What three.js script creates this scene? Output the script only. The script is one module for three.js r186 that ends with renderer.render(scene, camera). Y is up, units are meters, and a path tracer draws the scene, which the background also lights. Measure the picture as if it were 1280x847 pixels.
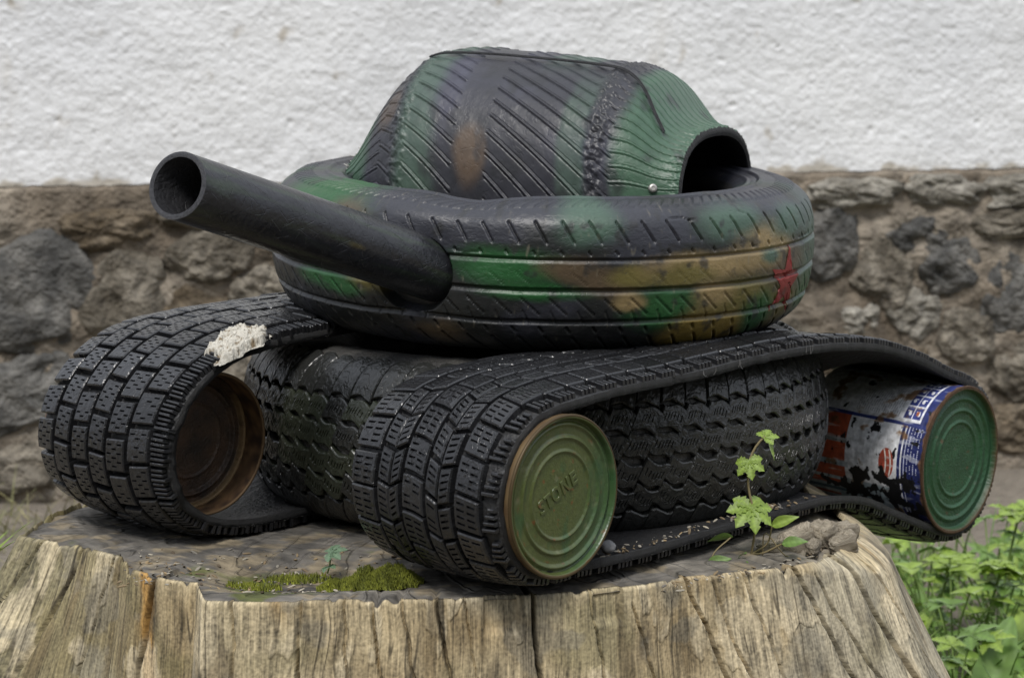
import * as THREE from 'three';
import { ImprovedNoise } from 'three/addons/math/ImprovedNoise.js';
import { mergeGeometries, toCreasedNormals } from 'three/addons/utils/BufferGeometryUtils.js';
import { FontLoader } from 'three/addons/loaders/FontLoader.js';
import { TextGeometry } from 'three/addons/geometries/TextGeometry.js';

// ---------------------------------------------------------------- camera, sky, sun, exposure
const scene = new THREE.Scene();
const camera = new THREE.PerspectiveCamera(34.33, 1280 / 1544, 0.05, 100);
camera.position.set(0, 0.445, 2.1);
camera.lookAt(0, 0.445, 0);
camera.setViewOffset(1280, 1544, 0, 697, 1280, 847);      // a level camera with the lens shifted down
camera.focus = 1.79;
camera.userData.fStop = 9;
camera.updateProjectionMatrix();

const renderer = new THREE.WebGLRenderer();
renderer.toneMapping = THREE.LinearToneMapping;
renderer.toneMappingExposure = 1.2;
renderer.shadowMap.enabled = true;

const perlin = new ImprovedNoise();
const N3 = (x, y, z) => perlin.noise(x, y, z);
const fbm = (x, y, z, o = 4) => { let s = 0, a = 0.5, f = 1; for (let i = 0; i < o; i++) { s += a * N3(x * f + i * 17.3, y * f + i * 5.1, z * f); a *= 0.5; f *= 2.03; } return s; };
const clamp = (x, a = 0, b = 1) => Math.min(b, Math.max(a, x));
const smooth = (a, b, x) => { const t = clamp((x - a) / (b - a)); return t * t * (3 - 2 * t); };
const mix = (a, b, t) => a + (b - a) * t;
let seed = 12345;
const rnd = () => { seed = (seed * 1664525 + 1013904223) >>> 0; return seed / 4294967296; };
const rr = (a, b) => a + (b - a) * rnd();

{ // bright overcast sky, a little blue, brighter overhead
  const W = 256, H = 128, d = new Float32Array(W * H * 4);
  for (let j = 0; j < H; j++) for (let i = 0; i < W; i++) {
    const el = ((j + 0.5) / H - 0.5) * Math.PI, az = (i + 0.5) / W * 2 * Math.PI, y = Math.sin(el);
    const cloud = 1 + 0.22 * fbm(Math.cos(az) * Math.cos(el) * 2.2, y * 3, Math.sin(az) * Math.cos(el) * 2.2, 4);
    const l = (y > 0 ? mix(0.42, 1.1, Math.pow(y, 0.7)) : 0.2) * cloud;
    const k = (j * W + i) * 4;
    d[k] = l * 0.93; d[k + 1] = l * 0.985; d[k + 2] = l * 1.09; d[k + 3] = 1;
  }
  const t = new THREE.DataTexture(d, W, H, THREE.RGBAFormat, THREE.FloatType);
  t.mapping = THREE.EquirectangularReflectionMapping; t.magFilter = THREE.LinearFilter; t.needsUpdate = true;
  scene.background = t; scene.environment = t;
}
const sun = new THREE.DirectionalLight(new THREE.Color(1, 0.965, 0.92), 2.3);
sun.position.set(-0.45, 2.6, 1.75); sun.target.position.set(0, 0, 0);
sun.castShadow = true; sun.shadow.radius = 28;
Object.assign(sun.shadow.camera, { left: -2.5, right: 2.5, top: 2.5, bottom: -2.5, near: 0.1, far: 8 });
scene.add(sun, sun.target);

// ---------------------------------------------------------------- helpers
const S = (r, g, b) => { const f = (x) => { x /= 255; return x <= 0.04045 ? x / 12.92 : Math.pow((x + 0.055) / 1.055, 2.4); }; return [f(r), f(g), f(b)]; };
const lerp3 = (a, b, t) => [mix(a[0], b[0], t), mix(a[1], b[1], t), mix(a[2], b[2], t)];
const V = (x, y, z) => new THREE.Vector3(x, y, z);
function tex(w, h, fn, srgb, repeat = true) {
  const d = new Uint8Array(w * h * 4);
  for (let j = 0; j < h; j++) for (let i = 0; i < w; i++) {
    const c = fn((i + 0.5) / w, (j + 0.5) / h), k = (j * w + i) * 4;
    if (typeof c === 'number') { d[k] = d[k + 1] = d[k + 2] = clamp(c) * 255; } else {
      for (let m = 0; m < 3; m++) { const x = clamp(c[m]); d[k + m] = 255 * (srgb ? (x <= 0.0031308 ? x * 12.92 : 1.055 * Math.pow(x, 1 / 2.4) - 0.055) : x); }
    }
    d[k + 3] = 255;
  }
  const t = new THREE.DataTexture(d, w, h, THREE.RGBAFormat);
  t.magFilter = THREE.LinearFilter; t.minFilter = THREE.LinearMipmapLinearFilter; t.generateMipmaps = true;
  t.wrapS = t.wrapT = repeat ? THREE.RepeatWrapping : THREE.ClampToEdgeWrapping;
  if (srgb) t.colorSpace = THREE.SRGBColorSpace;
  t.needsUpdate = true;
  return t;
}
// noise that tiles in both directions, for bump textures: f cells per side
function hash(i, j, k) { let h = (i * 374761393 + j * 668265263 + k * 1442695041) | 0; h = Math.imul(h ^ (h >>> 13), 1274126177); h ^= h >>> 16; return (h >>> 0) / 4294967296; }
function tileNoise(u, v, f, o = 3, z = 0) {
  let s = 0, a = 0.5; f = Math.round(f);
  for (let q = 0; q < o; q++) {
    const x = u * f, y = v * f, i = Math.floor(x), j = Math.floor(y); let p = x - i, r = y - j; p = p * p * (3 - 2 * p); r = r * r * (3 - 2 * r);
    const H = (m, n) => hash((i + m) % f, (j + n) % f, q + z * 13) * 2 - 1;
    s += a * mix(mix(H(0, 0), H(1, 0), p), mix(H(0, 1), H(1, 1), p), r); a *= 0.5; f *= 2;
  }
  return s;
}
// grid of (nu+1) x (nv+1) points; fn(i/nu, j/nv) -> { p:[x,y,z], uv:[..], c:[..] }
function grid(nu, nv, fn, { closeU = false, closeV = false, flip = false } = {}) {
  const cu = closeU ? nu : nu + 1, cv = closeV ? nv : nv + 1;
  const pos = new Float32Array(cu * cv * 3), uv = new Float32Array(cu * cv * 2); let col = null;
  for (let i = 0; i < cu; i++) for (let j = 0; j < cv; j++) {
    const r = fn(i / nu, j / nv, i, j), k = i * cv + j;
    pos.set(r.p, k * 3); uv.set(r.uv || [i / nu, j / nv], k * 2);
    if (r.c) { col ||= new Float32Array(cu * cv * 3); col.set(r.c, k * 3); }
  }
  const idx = [];
  for (let i = 0; i < nu; i++) for (let j = 0; j < nv; j++) {
    const a = i * cv + j, b = ((i + 1) % cu) * cv + j, c = ((i + 1) % cu) * cv + (j + 1) % cv, d = i * cv + (j + 1) % cv;
    if (flip) idx.push(a, c, b, a, d, c); else idx.push(a, b, c, a, c, d);
  }
  const g = new THREE.BufferGeometry();
  g.setAttribute('position', new THREE.BufferAttribute(pos, 3));
  g.setAttribute('uv', new THREE.BufferAttribute(uv, 2));
  if (col) g.setAttribute('color', new THREE.BufferAttribute(col, 3));
  g.setIndex(idx); g.computeVertexNormals();
  return g;
}
const taken = {};
function numbered(n) { const k = taken[n] = (taken[n] ?? -1) + 1; return k ? n + '_' + String(k).padStart(3, '0') : n; }
function thing(name, label, category, p = [0, 0, 0], turn = 0, group) {
  const o = new THREE.Group(); o.name = numbered(name); o.position.set(...p); o.rotation.y = turn;
  o.userData = { label, category }; if (group) o.userData.group = group;
  scene.add(o); return o;
}
function part(name, geo, mat, parent, label) {
  const m = new THREE.Mesh(geo, mat); m.name = name; m.castShadow = m.receiveShadow = true;
  if (label) m.userData.label = label;
  parent.add(m); return m;
}
function structure(name, geo, mat, label) {
  const m = part(name, geo, mat, scene); m.name = numbered(name); m.userData = { kind: 'structure', label, category: name.replace(/_/g, ' ') }; return m;
}
function merge(list) { return mergeGeometries(list.map((g) => (g.index ? g.toNonIndexed() : g))); }
const std = (o) => new THREE.MeshStandardMaterial(o);
const lin = (r, g, b) => new THREE.Color().setRGB(r, g, b);
// a geometry with one vertex colour
function tint(g, c) { const n = g.attributes.position.count, a = new Float32Array(n * 3); for (let i = 0; i < n; i++) a.set(c, i * 3); g.setAttribute('color', new THREE.BufferAttribute(a, 3)); return g; }

// the toy tank's own axes: x = along the tracks to the rear, z = across to the near side
const YAW = 0.8208, CY = Math.cos(YAW), SY = Math.sin(YAW);
const T = (t, a, y) => [0.041 + CY * t + SY * a, y, 0.44 - SY * t + CY * a];

// ---------------------------------------------------------------- materials
const fineGrain = tex(512, 512, (u, v) => 0.5 + 0.7 * tileNoise(u, v, 40, 4), false);
const rubberBump = tex(512, 512, (u, v) => {
  const n = tileNoise(u, v, 40, 4), cr = Math.abs(tileNoise(u, v, 14, 3, 4));
  return 0.55 + 0.5 * n - 0.35 * smooth(0.03, 0, cr);
}, false);
const M = {};
M.rubber = std({ vertexColors: true, roughness: 0.52, bumpMap: rubberBump, bumpScale: 0.0012 });
M.rubberPlain = std({ color: lin(0.022, 0.022, 0.024), roughness: 0.6, bumpMap: rubberBump, bumpScale: 0.001 });
M.carcass = std({ vertexColors: true, roughness: 0.6, bumpMap: rubberBump, bumpScale: 0.002 });
M.sipesNear = std({ vertexColors: true, roughness: 0.27, bumpMap: rubberBump, bumpScale: 0.0009 });
M.sipesFar = std({ vertexColors: true, roughness: 0.27, bumpMap: rubberBump, bumpScale: 0.0009 });
M.sipesHull = std({ vertexColors: true, roughness: 0.3, bumpMap: rubberBump, bumpScale: 0.0012 });
M.paint = std({ vertexColors: true, roughness: 0.43, bumpMap: rubberBump, bumpScale: 0.0004 });

// ---------------------------------------------------------------- setting: ground
const GROUND = -0.405;
{
  const dirt = (x, z) => {
    const n = fbm(x * 3, 0, z * 3, 5), f = fbm(x * 40, 3, z * 40, 3);
    let c = lerp3([0.135, 0.115, 0.09], [0.22, 0.19, 0.15], clamp(0.5 + n * 1.2));
    c = lerp3(c, [0.07, 0.085, 0.03], smooth(0.05, 0.3, fbm(x * 2.1 + 7, 1, z * 2.1, 4)) * 0.6);
    return c.map((q) => q * (1 + f * 0.6));
  };
  const near = grid(260, 220, (u, v) => {
    const x = mix(-2.2, 2.4, u), z = mix(1.2, -2.2, v);
    const e = Math.min(1, Math.min(u, 1 - u, v, 1 - v) * 12);
    return { p: [x, GROUND + e * (0.02 * fbm(x * 4, 2, z * 4, 4) + 0.006 * fbm(x * 30, 2, z * 30, 2)), z], c: dirt(x, z), uv: [x * 4, z * 4] };
  });
  structure('ground', near, std({ vertexColors: true, roughness: 1, bumpMap: fineGrain, bumpScale: 0.006 }), 'brown bare earth in front of the wall');
  const far = new THREE.RingGeometry(2.0, 60, 64, 3); far.rotateX(-Math.PI / 2); far.translate(0, GROUND - 0.03, 0);
  structure('ground', far, std({ color: lin(0.16, 0.14, 0.1), roughness: 1, bumpMap: fineGrain, bumpScale: 0.01 }), 'open earth yard spreading out beyond the stump');
}

// ---------------------------------------------------------------- setting: rendered wall over a rubble plinth
const WALL = { p: [0, 0, -1.9], turn: 0.157 };
const edgeY = (s) => 0.211 + 0.009 * s + 0.006 * fbm(s * 5, 0.3, 0, 3) + 0.006 * fbm(s * 25, 1.3, 0, 2);
{
  const o = thing('plaster_wall', 'white roughcast plaster wall above the rubble stone base', 'wall', WALL.p, WALL.turn);
  const lump = (s, y) => 0.009 * fbm(s * 3.2, y * 3.2, 1.7, 3) + 0.003 * fbm(s * 11 + y * 3, y * 13, 4.2, 4) + 0.0019 * fbm(s * 50 + y * 14, y * 60, 8.1, 3);
  const pits = []; seed = 77; for (let k = 0; k < 7; k++) pits.push([rr(-1, 1.1), rr(0.26, 0.5), rr(0.004, 0.009), rr(0.8, 2)]);
  pits.push([0.24, 0.405, 0.012, 3.2], [0.435, 0.445, 0.008, 1], [0.455, 0.352, 0.007, 1], [0.98, 0.315, 0.007, 1.2]);
  const g = grid(760, 330, (u, v) => {
    const s = mix(-1.5, 1.7, u), y0 = edgeY(s), y = v < 0.03 ? y0 : mix(y0, 1.05, (v - 0.03) / 0.97);
    let z = v === 0 ? -0.02 : lump(s, y) + 0.008 * smooth(0.08, 0, y - y0) * fbm(s * 12, 3, 1, 2);
    if (v > 0 && v < 0.03) z -= 0.006 * (1 - v / 0.03) ** 2;
    for (const [ps, py, r, k] of pits) { const d = Math.hypot((s - ps) * (k > 2 ? 1.6 : 1) + (y - py) * (k > 2 ? 0.8 : 0), (y - py) / (k > 2 ? 1.8 : 1)); if (d < r * 2) z -= 0.004 * smooth(r * 1.5, 0, d); }
    const n = fbm(s * 2.2, y * 3, 6, 4), st = smooth(0.1, 0.4, fbm(s * 7, y * 7, 9, 4)), dirtEdge = smooth(0.28, 0.5, fbm(s * 16, y * 11, 2, 3) + 0.45 * smooth(0.028, 0, y - y0));
    let c = lerp3([0.66, 0.665, 0.675], [0.76, 0.76, 0.755], clamp(0.5 + n));
    c = lerp3(c, [0.54, 0.54, 0.535], st * 0.4); c = lerp3(c, [0.5, 0.47, 0.41], smooth(0.16, 0.4, fbm(s * 13, y * 3.5, 19, 4)) * smooth(0.02, 0.2, fbm(s * 2, y * 2, 29, 2)) * 0.6); c = lerp3(c, [0.32, 0.27, 0.19], dirtEdge * 0.7);
    return { p: [s, y, z], c, uv: [s * 2.4, y * 2.4] };
  });
  part('render_coat', g, std({ vertexColors: true, roughness: 0.95, bumpMap: fineGrain, bumpScale: 0.0022 }), o);
  const up = new THREE.BoxGeometry(3.2, 1.9, 0.2); up.translate(0.1, 1.99, -0.11);
  part('upper_wall', up, std({ color: lin(0.72, 0.72, 0.72), roughness: 0.95 }), o);
  const core = new THREE.BoxGeometry(3.2, 0.9, 0.2); core.translate(0.1, 0.62, -0.165);
  part('wall_core', core, std({ color: lin(0.4, 0.36, 0.3), roughness: 1 }), o);
}
{
  const o = thing('stone_plinth', 'rubble stone wall base with brown mortar below the white plaster', 'wall', WALL.p, WALL.turn);
  const relief = (s, y) => 0.034 * fbm(s * 4.5, y * 4.5, 3, 4) + 0.02 * fbm(s * 17, y * 17, 5, 3);
  const mortar = grid(330, 90, (u, v) => {
    const s = mix(-1.5, 1.7, u), y1 = edgeY(s) + 0.003, y = mix(-0.47, y1, v);
    const z = v > 0.995 ? -0.02 : 0.008 + relief(s, y) * (v > 0.9 ? 0.5 : 1);
    const n = fbm(s * 5, y * 5, 12, 5), m = fbm(s * 23, y * 23, 2, 3), d = smooth(-0.1, 0.35, fbm(s * 2.6, y * 3.4, 21, 3));
    let c = lerp3([0.25, 0.2, 0.145], [0.44, 0.385, 0.31], clamp(0.5 + n * 1.4));
    c = lerp3(c, [0.12, 0.09, 0.06], d * 0.6).map((q) => 0.62 * q * clamp(1 + 1.3 * m, 0.4, 1.9));
    return { p: [s, y, z], c, uv: [s * 3, y * 3] };
  });
  part('mortar', mortar, std({ vertexColors: true, roughness: 1, bumpMap: fineGrain, bumpScale: 0.006 }), o);
  // stones: [along, up, half width, half height, turn, tone]
  const stones = [
    [-0.92, 0.0, 0.105, 0.10, 0.1, 0], [-0.76, -0.02, 0.07, 0.085, -0.3, 1], [-0.6, 0.06, 0.07, 0.05, 0.2, 1], [-0.62, -0.07, 0.075, 0.06, -0.2, 2], [-0.5, -0.01, 0.05, 0.05, 0.4, 1],
    [-0.95, -0.2, 0.09, 0.07, 0.1, 0], [-0.99, -0.34, 0.1, 0.05, 0, 1], [-0.8, 0.12, 0.09, 0.035, 0.1, 2], [-0.78, -0.17, 0.06, 0.05, 0.3, 2], [-0.58, 0.145, 0.1, 0.03, -0.05, 1],
    [0.655, 0.075, 0.062, 0.07, 0.1, 0], [0.845, 0.085, 0.06, 0.036, 0.12, 0], [0.915, 0.025, 0.062, 0.055, 0.25, 0], [1.045, -0.045, 0.06, 0.075, -0.2, 0], [0.775, 0.0, 0.065, 0.055, -0.6, 1],
    [0.7, 0.172, 0.1, 0.03, 0.03, 3], [0.9, 0.178, 0.085, 0.03, -0.04, 3], [1.08, 0.172, 0.09, 0.035, 0.06, 3], [0.52, 0.17, 0.08, 0.03, 0, 3], [1.06, 0.105, 0.09, 0.03, 0.1, 1],
    [0.72, -0.09, 0.04, 0.03, 0.3, 3], [0.84, -0.08, 0.05, 0.045, 0.5, 3], [0.95, -0.13, 0.06, 0.05, -0.2, 1], [1.08, -0.2, 0.07, 0.06, 0.1, 1], [0.8, -0.2, 0.07, 0.05, 0.2, 2],
    [0.9, -0.28, 0.08, 0.05, 0.1, 1], [1.08, -0.32, 0.08, 0.05, 0, 2], [0.7, -0.3, 0.07, 0.06, 0.3, 1],
  ];
  seed = 991;
  for (let k = 0; k < 900 && stones.length < 130; k++) {
    const w = rr(0.045, 0.1), h = w * rr(0.55, 0.9), s = rr(-1.42, 1.62), y = rr(-0.4, 0.19 - h);
    if (stones.every(([a, b, c, d]) => ((a - s) / (c + w)) ** 2 + ((b - y) / (d + h)) ** 2 > 0.92)) stones.push([s, y, w, h, rr(-0.4, 0.4), [0, 1, 1, 2, 2][Math.floor(rr(0, 4.99))]]);
  }
  const tones = [[[0.1, 0.098, 0.092], [0.22, 0.21, 0.19]], [[0.14, 0.12, 0.09], [0.3, 0.265, 0.21]], [[0.12, 0.09, 0.055], [0.25, 0.2, 0.14]], [[0.24, 0.22, 0.18], [0.44, 0.41, 0.35]]];
  const mat = std({ vertexColors: true, roughness: 0.95, bumpMap: fineGrain, bumpScale: 0.006 });
  stones.forEach(([s, y, w, h, turn, tone], k) => {
    const g = grid(40, 30, (u, v) => {
      const az = u * 2 * Math.PI, ev = (v - 0.5) * Math.PI, q = (c, e) => Math.sign(c) * Math.abs(c) ** e;
      let x = q(Math.cos(ev), 0.75) * q(Math.cos(az), 0.75), yy = q(Math.cos(ev), 0.75) * q(Math.sin(az), 0.75), z = q(Math.sin(ev), 0.6);
      const n = 1.1 + 0.6 * fbm(x * 1.3 + k * 3.1, yy * 1.3, z * 1.3, 3) + 0.16 * fbm(x * 5 + k, yy * 5, z * 5, 3), facet = Math.abs(fbm(x * 1.4 + k * 5, yy * 1.4 + x, 7, 3));
      x *= n * w; yy *= n * h; z = z * n * 0.03 - 0.03 * facet + 0.014 * fbm(x * 30 + k, yy * 30, 2, 3);
      const c0 = tones[tone], m = fbm(x * 14 + k * 9, yy * 14, 3, 4), f = fbm(x * 60 + k, yy * 60, z * 60, 2);
      return { p: [x * Math.cos(turn) - yy * Math.sin(turn), x * Math.sin(turn) + yy * Math.cos(turn), z], c: lerp3(c0[0], c0[1], clamp(0.45 + m * 2.6)).map((e) => 0.66 * e * clamp(1 + f * 1.3, 0.4, 1.9)), uv: [x * 4, yy * 4] };
    }, { closeU: true });
    const m = part('stone', g, mat, o); m.position.set(s, y, -0.004 + 0.01 * N3(k * 1.7, 3, 1));
  });
}

// ---------------------------------------------------------------- hedge behind the photographer, which the dark rubber mirrors
{
  const o = thing('hedge', 'tall dense green hedge across the yard behind the camera', 'hedge', [0, GROUND, 5.4]);
  part('thicket', grid(90, 40, (u, v) => { const x = mix(-6, 6, u), y = v * 3.1; return { p: [x, y, -0.35 + 0.9 * (v - 0.4) ** 2 + 0.35 * fbm(x * 1.2, y * 1.2, 3, 4)], c: lerp3([0.015, 0.022, 0.01], [0.035, 0.05, 0.018], clamp(0.5 + fbm(x * 4, y * 4, 1, 3))), uv: [x, y] }; }, { flip: true }), std({ vertexColors: true, roughness: 1, side: THREE.DoubleSide }), o);
  seed = 808; const n = 9000, lf = new THREE.CircleGeometry(0.06, 6); lf.scale(1, 0.6, 1);
  const m = new THREE.InstancedMesh(lf, std({ roughness: 0.7, side: THREE.DoubleSide }), n), mt = new THREE.Matrix4(), q = new THREE.Quaternion(), c = new THREE.Color();
  for (let i = 0; i < n; i++) { const x = rr(-6, 6), v = rnd(), y = v * 3.25; q.setFromEuler(new THREE.Euler(rr(-1, 1), rr(-1.2, 1.2), rr(0, 6))); mt.compose(V(x, y, -0.42 + 0.9 * (v - 0.4) ** 2 + 0.35 * fbm(x * 1.2, y * 1.2, 3, 4) + rr(-0.1, 0.06)), q, V(1, 1, 1)); m.setMatrixAt(i, mt); c.setRGB(...lerp3([0.03, 0.05, 0.015], [0.07, 0.1, 0.03], rnd())); m.setColorAt(i, c); }
  m.name = 'leaves'; m.userData.kind = 'stuff'; o.add(m);
}

// ---------------------------------------------------------------- tree stump
const SC = [-0.08, -0.02];                                        // its centre in x, z
const outline = [[-0.464, 0.221], [-0.405, 0.261], [-0.352, 0.306], [-0.334, 0.352], [-0.296, 0.381], [-0.268, 0.39], [-0.254, 0.45], [-0.2, 0.456], [-0.14, 0.446], [-0.06, 0.447], [0.005, 0.437], [0.07, 0.418], [0.152, 0.375],
  [0.21, 0.352], [0.255, 0.332], [0.304, 0.302], [0.338, 0.26], [0.352, 0.18], [0.335, 0.05], [0.29, -0.15], [0.16, -0.33], [-0.1, -0.4], [-0.28, -0.3], [-0.37, -0.13], [-0.41, 0.02], [-0.452, 0.125]]
  .map(([x, z]) => [Math.atan2(x - SC[0], z - SC[1]), Math.hypot(x - SC[0], z - SC[1])]).sort((a, b) => a[0] - b[0]);   // angle from the camera side, + to the right
function stumpR(a) {
  const n = outline.length; let k = 0; while (k < n && outline[k][0] < a) k++;
  const p = outline[(k - 1 + n) % n], q = outline[k % n]; let a0 = p[0], a1 = q[0]; if (a0 > a) a0 -= 2 * Math.PI; if (a1 < a) a1 += 2 * Math.PI;
  return mix(p[1], q[1], (a - a0) / (a1 - a0 || 1));
}
const rimX = (x) => { let best = 0, d = 9; for (let a = -1.5; a < 1.5; a += 0.002) { const e = Math.abs(SC[0] + Math.sin(a) * stumpR(a) - x); if (e < d) { d = e; best = a; } } return best; };
// cracks down the side: x at the rim, lean, half width, depth, start below the rim
const cracks = [[-0.175, 0.0, 0.0025, 0.014, 0.0], [-0.139, 0.06, 0.002, 0.012, 0], [-0.116, 0.14, 0.0022, 0.014, 0], [-0.092, 0.2, 0.002, 0.012, 0], [-0.062, 0.16, 0.0024, 0.014, 0], [-0.038, 0.1, 0.0014, 0.008, 0],
  [0.017, 0.08, 0.003, 0.02, 0], [0.065, 0.16, 0.0016, 0.01, 0], [0.1, 0.25, 0.0018, 0.01, 0.02], [0.15, 0.36, 0.0026, 0.018, 0], [0.172, 0.3, 0.002, 0.012, 0.01], [0.2, 0.28, 0.0016, 0.01, 0], [0.247, 0.36, 0.0034, 0.022, 0], [0.262, 0.42, 0.0022, 0.014, 0.015],
  [0.298, 0.4, 0.006, 0.024, 0.0], [0.318, 0.5, 0.002, 0.012, 0.01], [-0.232, 0.05, 0.0022, 0.012, 0], [-0.31, -0.14, 0.006, 0.02, 0.0], [-0.36, -0.2, 0.002, 0.01, 0], [-0.395, -0.25, 0.003, 0.012, 0], [-0.435, -0.3, 0.002, 0.01, 0]].map(([x, lean, w, ...r]) => [rimX(x), lean, w * 0.5, ...r]);
const topH = (x, z) => -0.003 + 0.004 * fbm(x * 11, 0.4, z * 11, 4) + 0.0025 * fbm(x * 60, 0.4, z * 25, 2) - 0.012 * smooth(0.09, 0.02, Math.hypot((x + 0.19) * 0.7, z - 0.345)) ;
const chip = (s) => 0.010 * smooth(0.08, 0.26, fbm(s * 19, 3.3, 7, 3)) + 0.004 * smooth(0.1, 0.3, fbm(s * 70, 1.3, 2, 2));      // pieces broken off the rim
const woodSide = (s, y) => {                                        // s = metres along the rim
  const w = s + 0.006 * fbm(s * 9, y * 14, 2, 2) , fib = fbm(w * 230, y * 20, 1, 3), fib2 = fbm(w * 75, y * 13, 7, 3), pat = fbm(s * 9, y * 9, 4, 4), pat2 = fbm(s * 5 + 3, y * 4, 14, 3);
  let c = lerp3([0.31, 0.25, 0.165], [0.5, 0.44, 0.33], clamp(0.5 + pat * 1.6));
  c = lerp3(c, [0.36, 0.345, 0.305], smooth(0.04, 0.14, pat2) * 0.7);
  c = lerp3(c, [0.32, 0.21, 0.085], smooth(0.16, 0.4, fbm(s * 14, y * 5, 31, 3)) * 0.75);
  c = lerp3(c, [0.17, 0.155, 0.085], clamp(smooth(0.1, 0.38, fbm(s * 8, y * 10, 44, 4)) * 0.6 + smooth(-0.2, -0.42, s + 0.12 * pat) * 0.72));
  c = lerp3(c, [0.085, 0.07, 0.05], smooth(0.2, 0.42, fbm(w * 30, y * 9, 51, 3)) * 0.75);
  const stripe = smooth(0.012, 0.004, Math.abs(s + 0.262 + y * 0.18 + 0.01 * fbm(y * 30, 0, 0, 2)));
  c = lerp3(c, [0.42, 0.24, 0.07], stripe * 0.8);
  const fine = fbm(w * 800, y * 22, 3, 2), speck = fbm(s * 420, y * 260, 61, 2), check = smooth(0.035, 0.005, Math.abs(fbm(w * 62, y * 5, 71, 2))) * smooth(0.0, 0.2, fbm(s * 20, y * 12, 81, 2));
  c = lerp3(c, [0.56, 0.5, 0.4], smooth(0.1, 0.17, fbm(w * 22, y * 9, 91, 4)) * 0.65);
  c = lerp3(c, [0.13, 0.1, 0.06], smooth(0.1, 0.3, fbm(w * 38 + 3, y * 7, 101, 3)) * 0.65);
  c = lerp3(c, [0.2, 0.19, 0.17], smooth(0.1, 0.2, fbm(s * 16 + 8, y * 18, 111, 4)) * 0.55);
  c = lerp3(c, [0.05, 0.042, 0.03], check * 0.85);
  const k = 1 + 0.9 * fib + 0.6 * fib2 + 1.0 * fine + 0.9 * speck;
  return [0.93, 0.88, 0.74].map((e, m) => e * c[m] * clamp(k, 0.25, 1.8));
};
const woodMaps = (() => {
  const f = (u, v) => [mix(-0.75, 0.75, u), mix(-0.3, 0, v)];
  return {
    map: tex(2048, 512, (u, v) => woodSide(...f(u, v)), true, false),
    bump: tex(2048, 512, (u, v) => { const [s, y] = f(u, v), w = s + 0.006 * fbm(s * 9, y * 14, 2, 2); return 0.5 + 0.25 * smooth(0.1, 0.13, fbm(w * 22, y * 9, 91, 4)) + 0.4 * fbm(w * 230, y * 20, 1, 3) + 0.35 * fbm(w * 800, y * 22, 3, 2) + 0.15 * fbm(w * 60, y * 10, 3, 2) + 0.12 * fbm(s * 500, y * 500, 1, 1); }, false, false),
  };
})();
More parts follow.
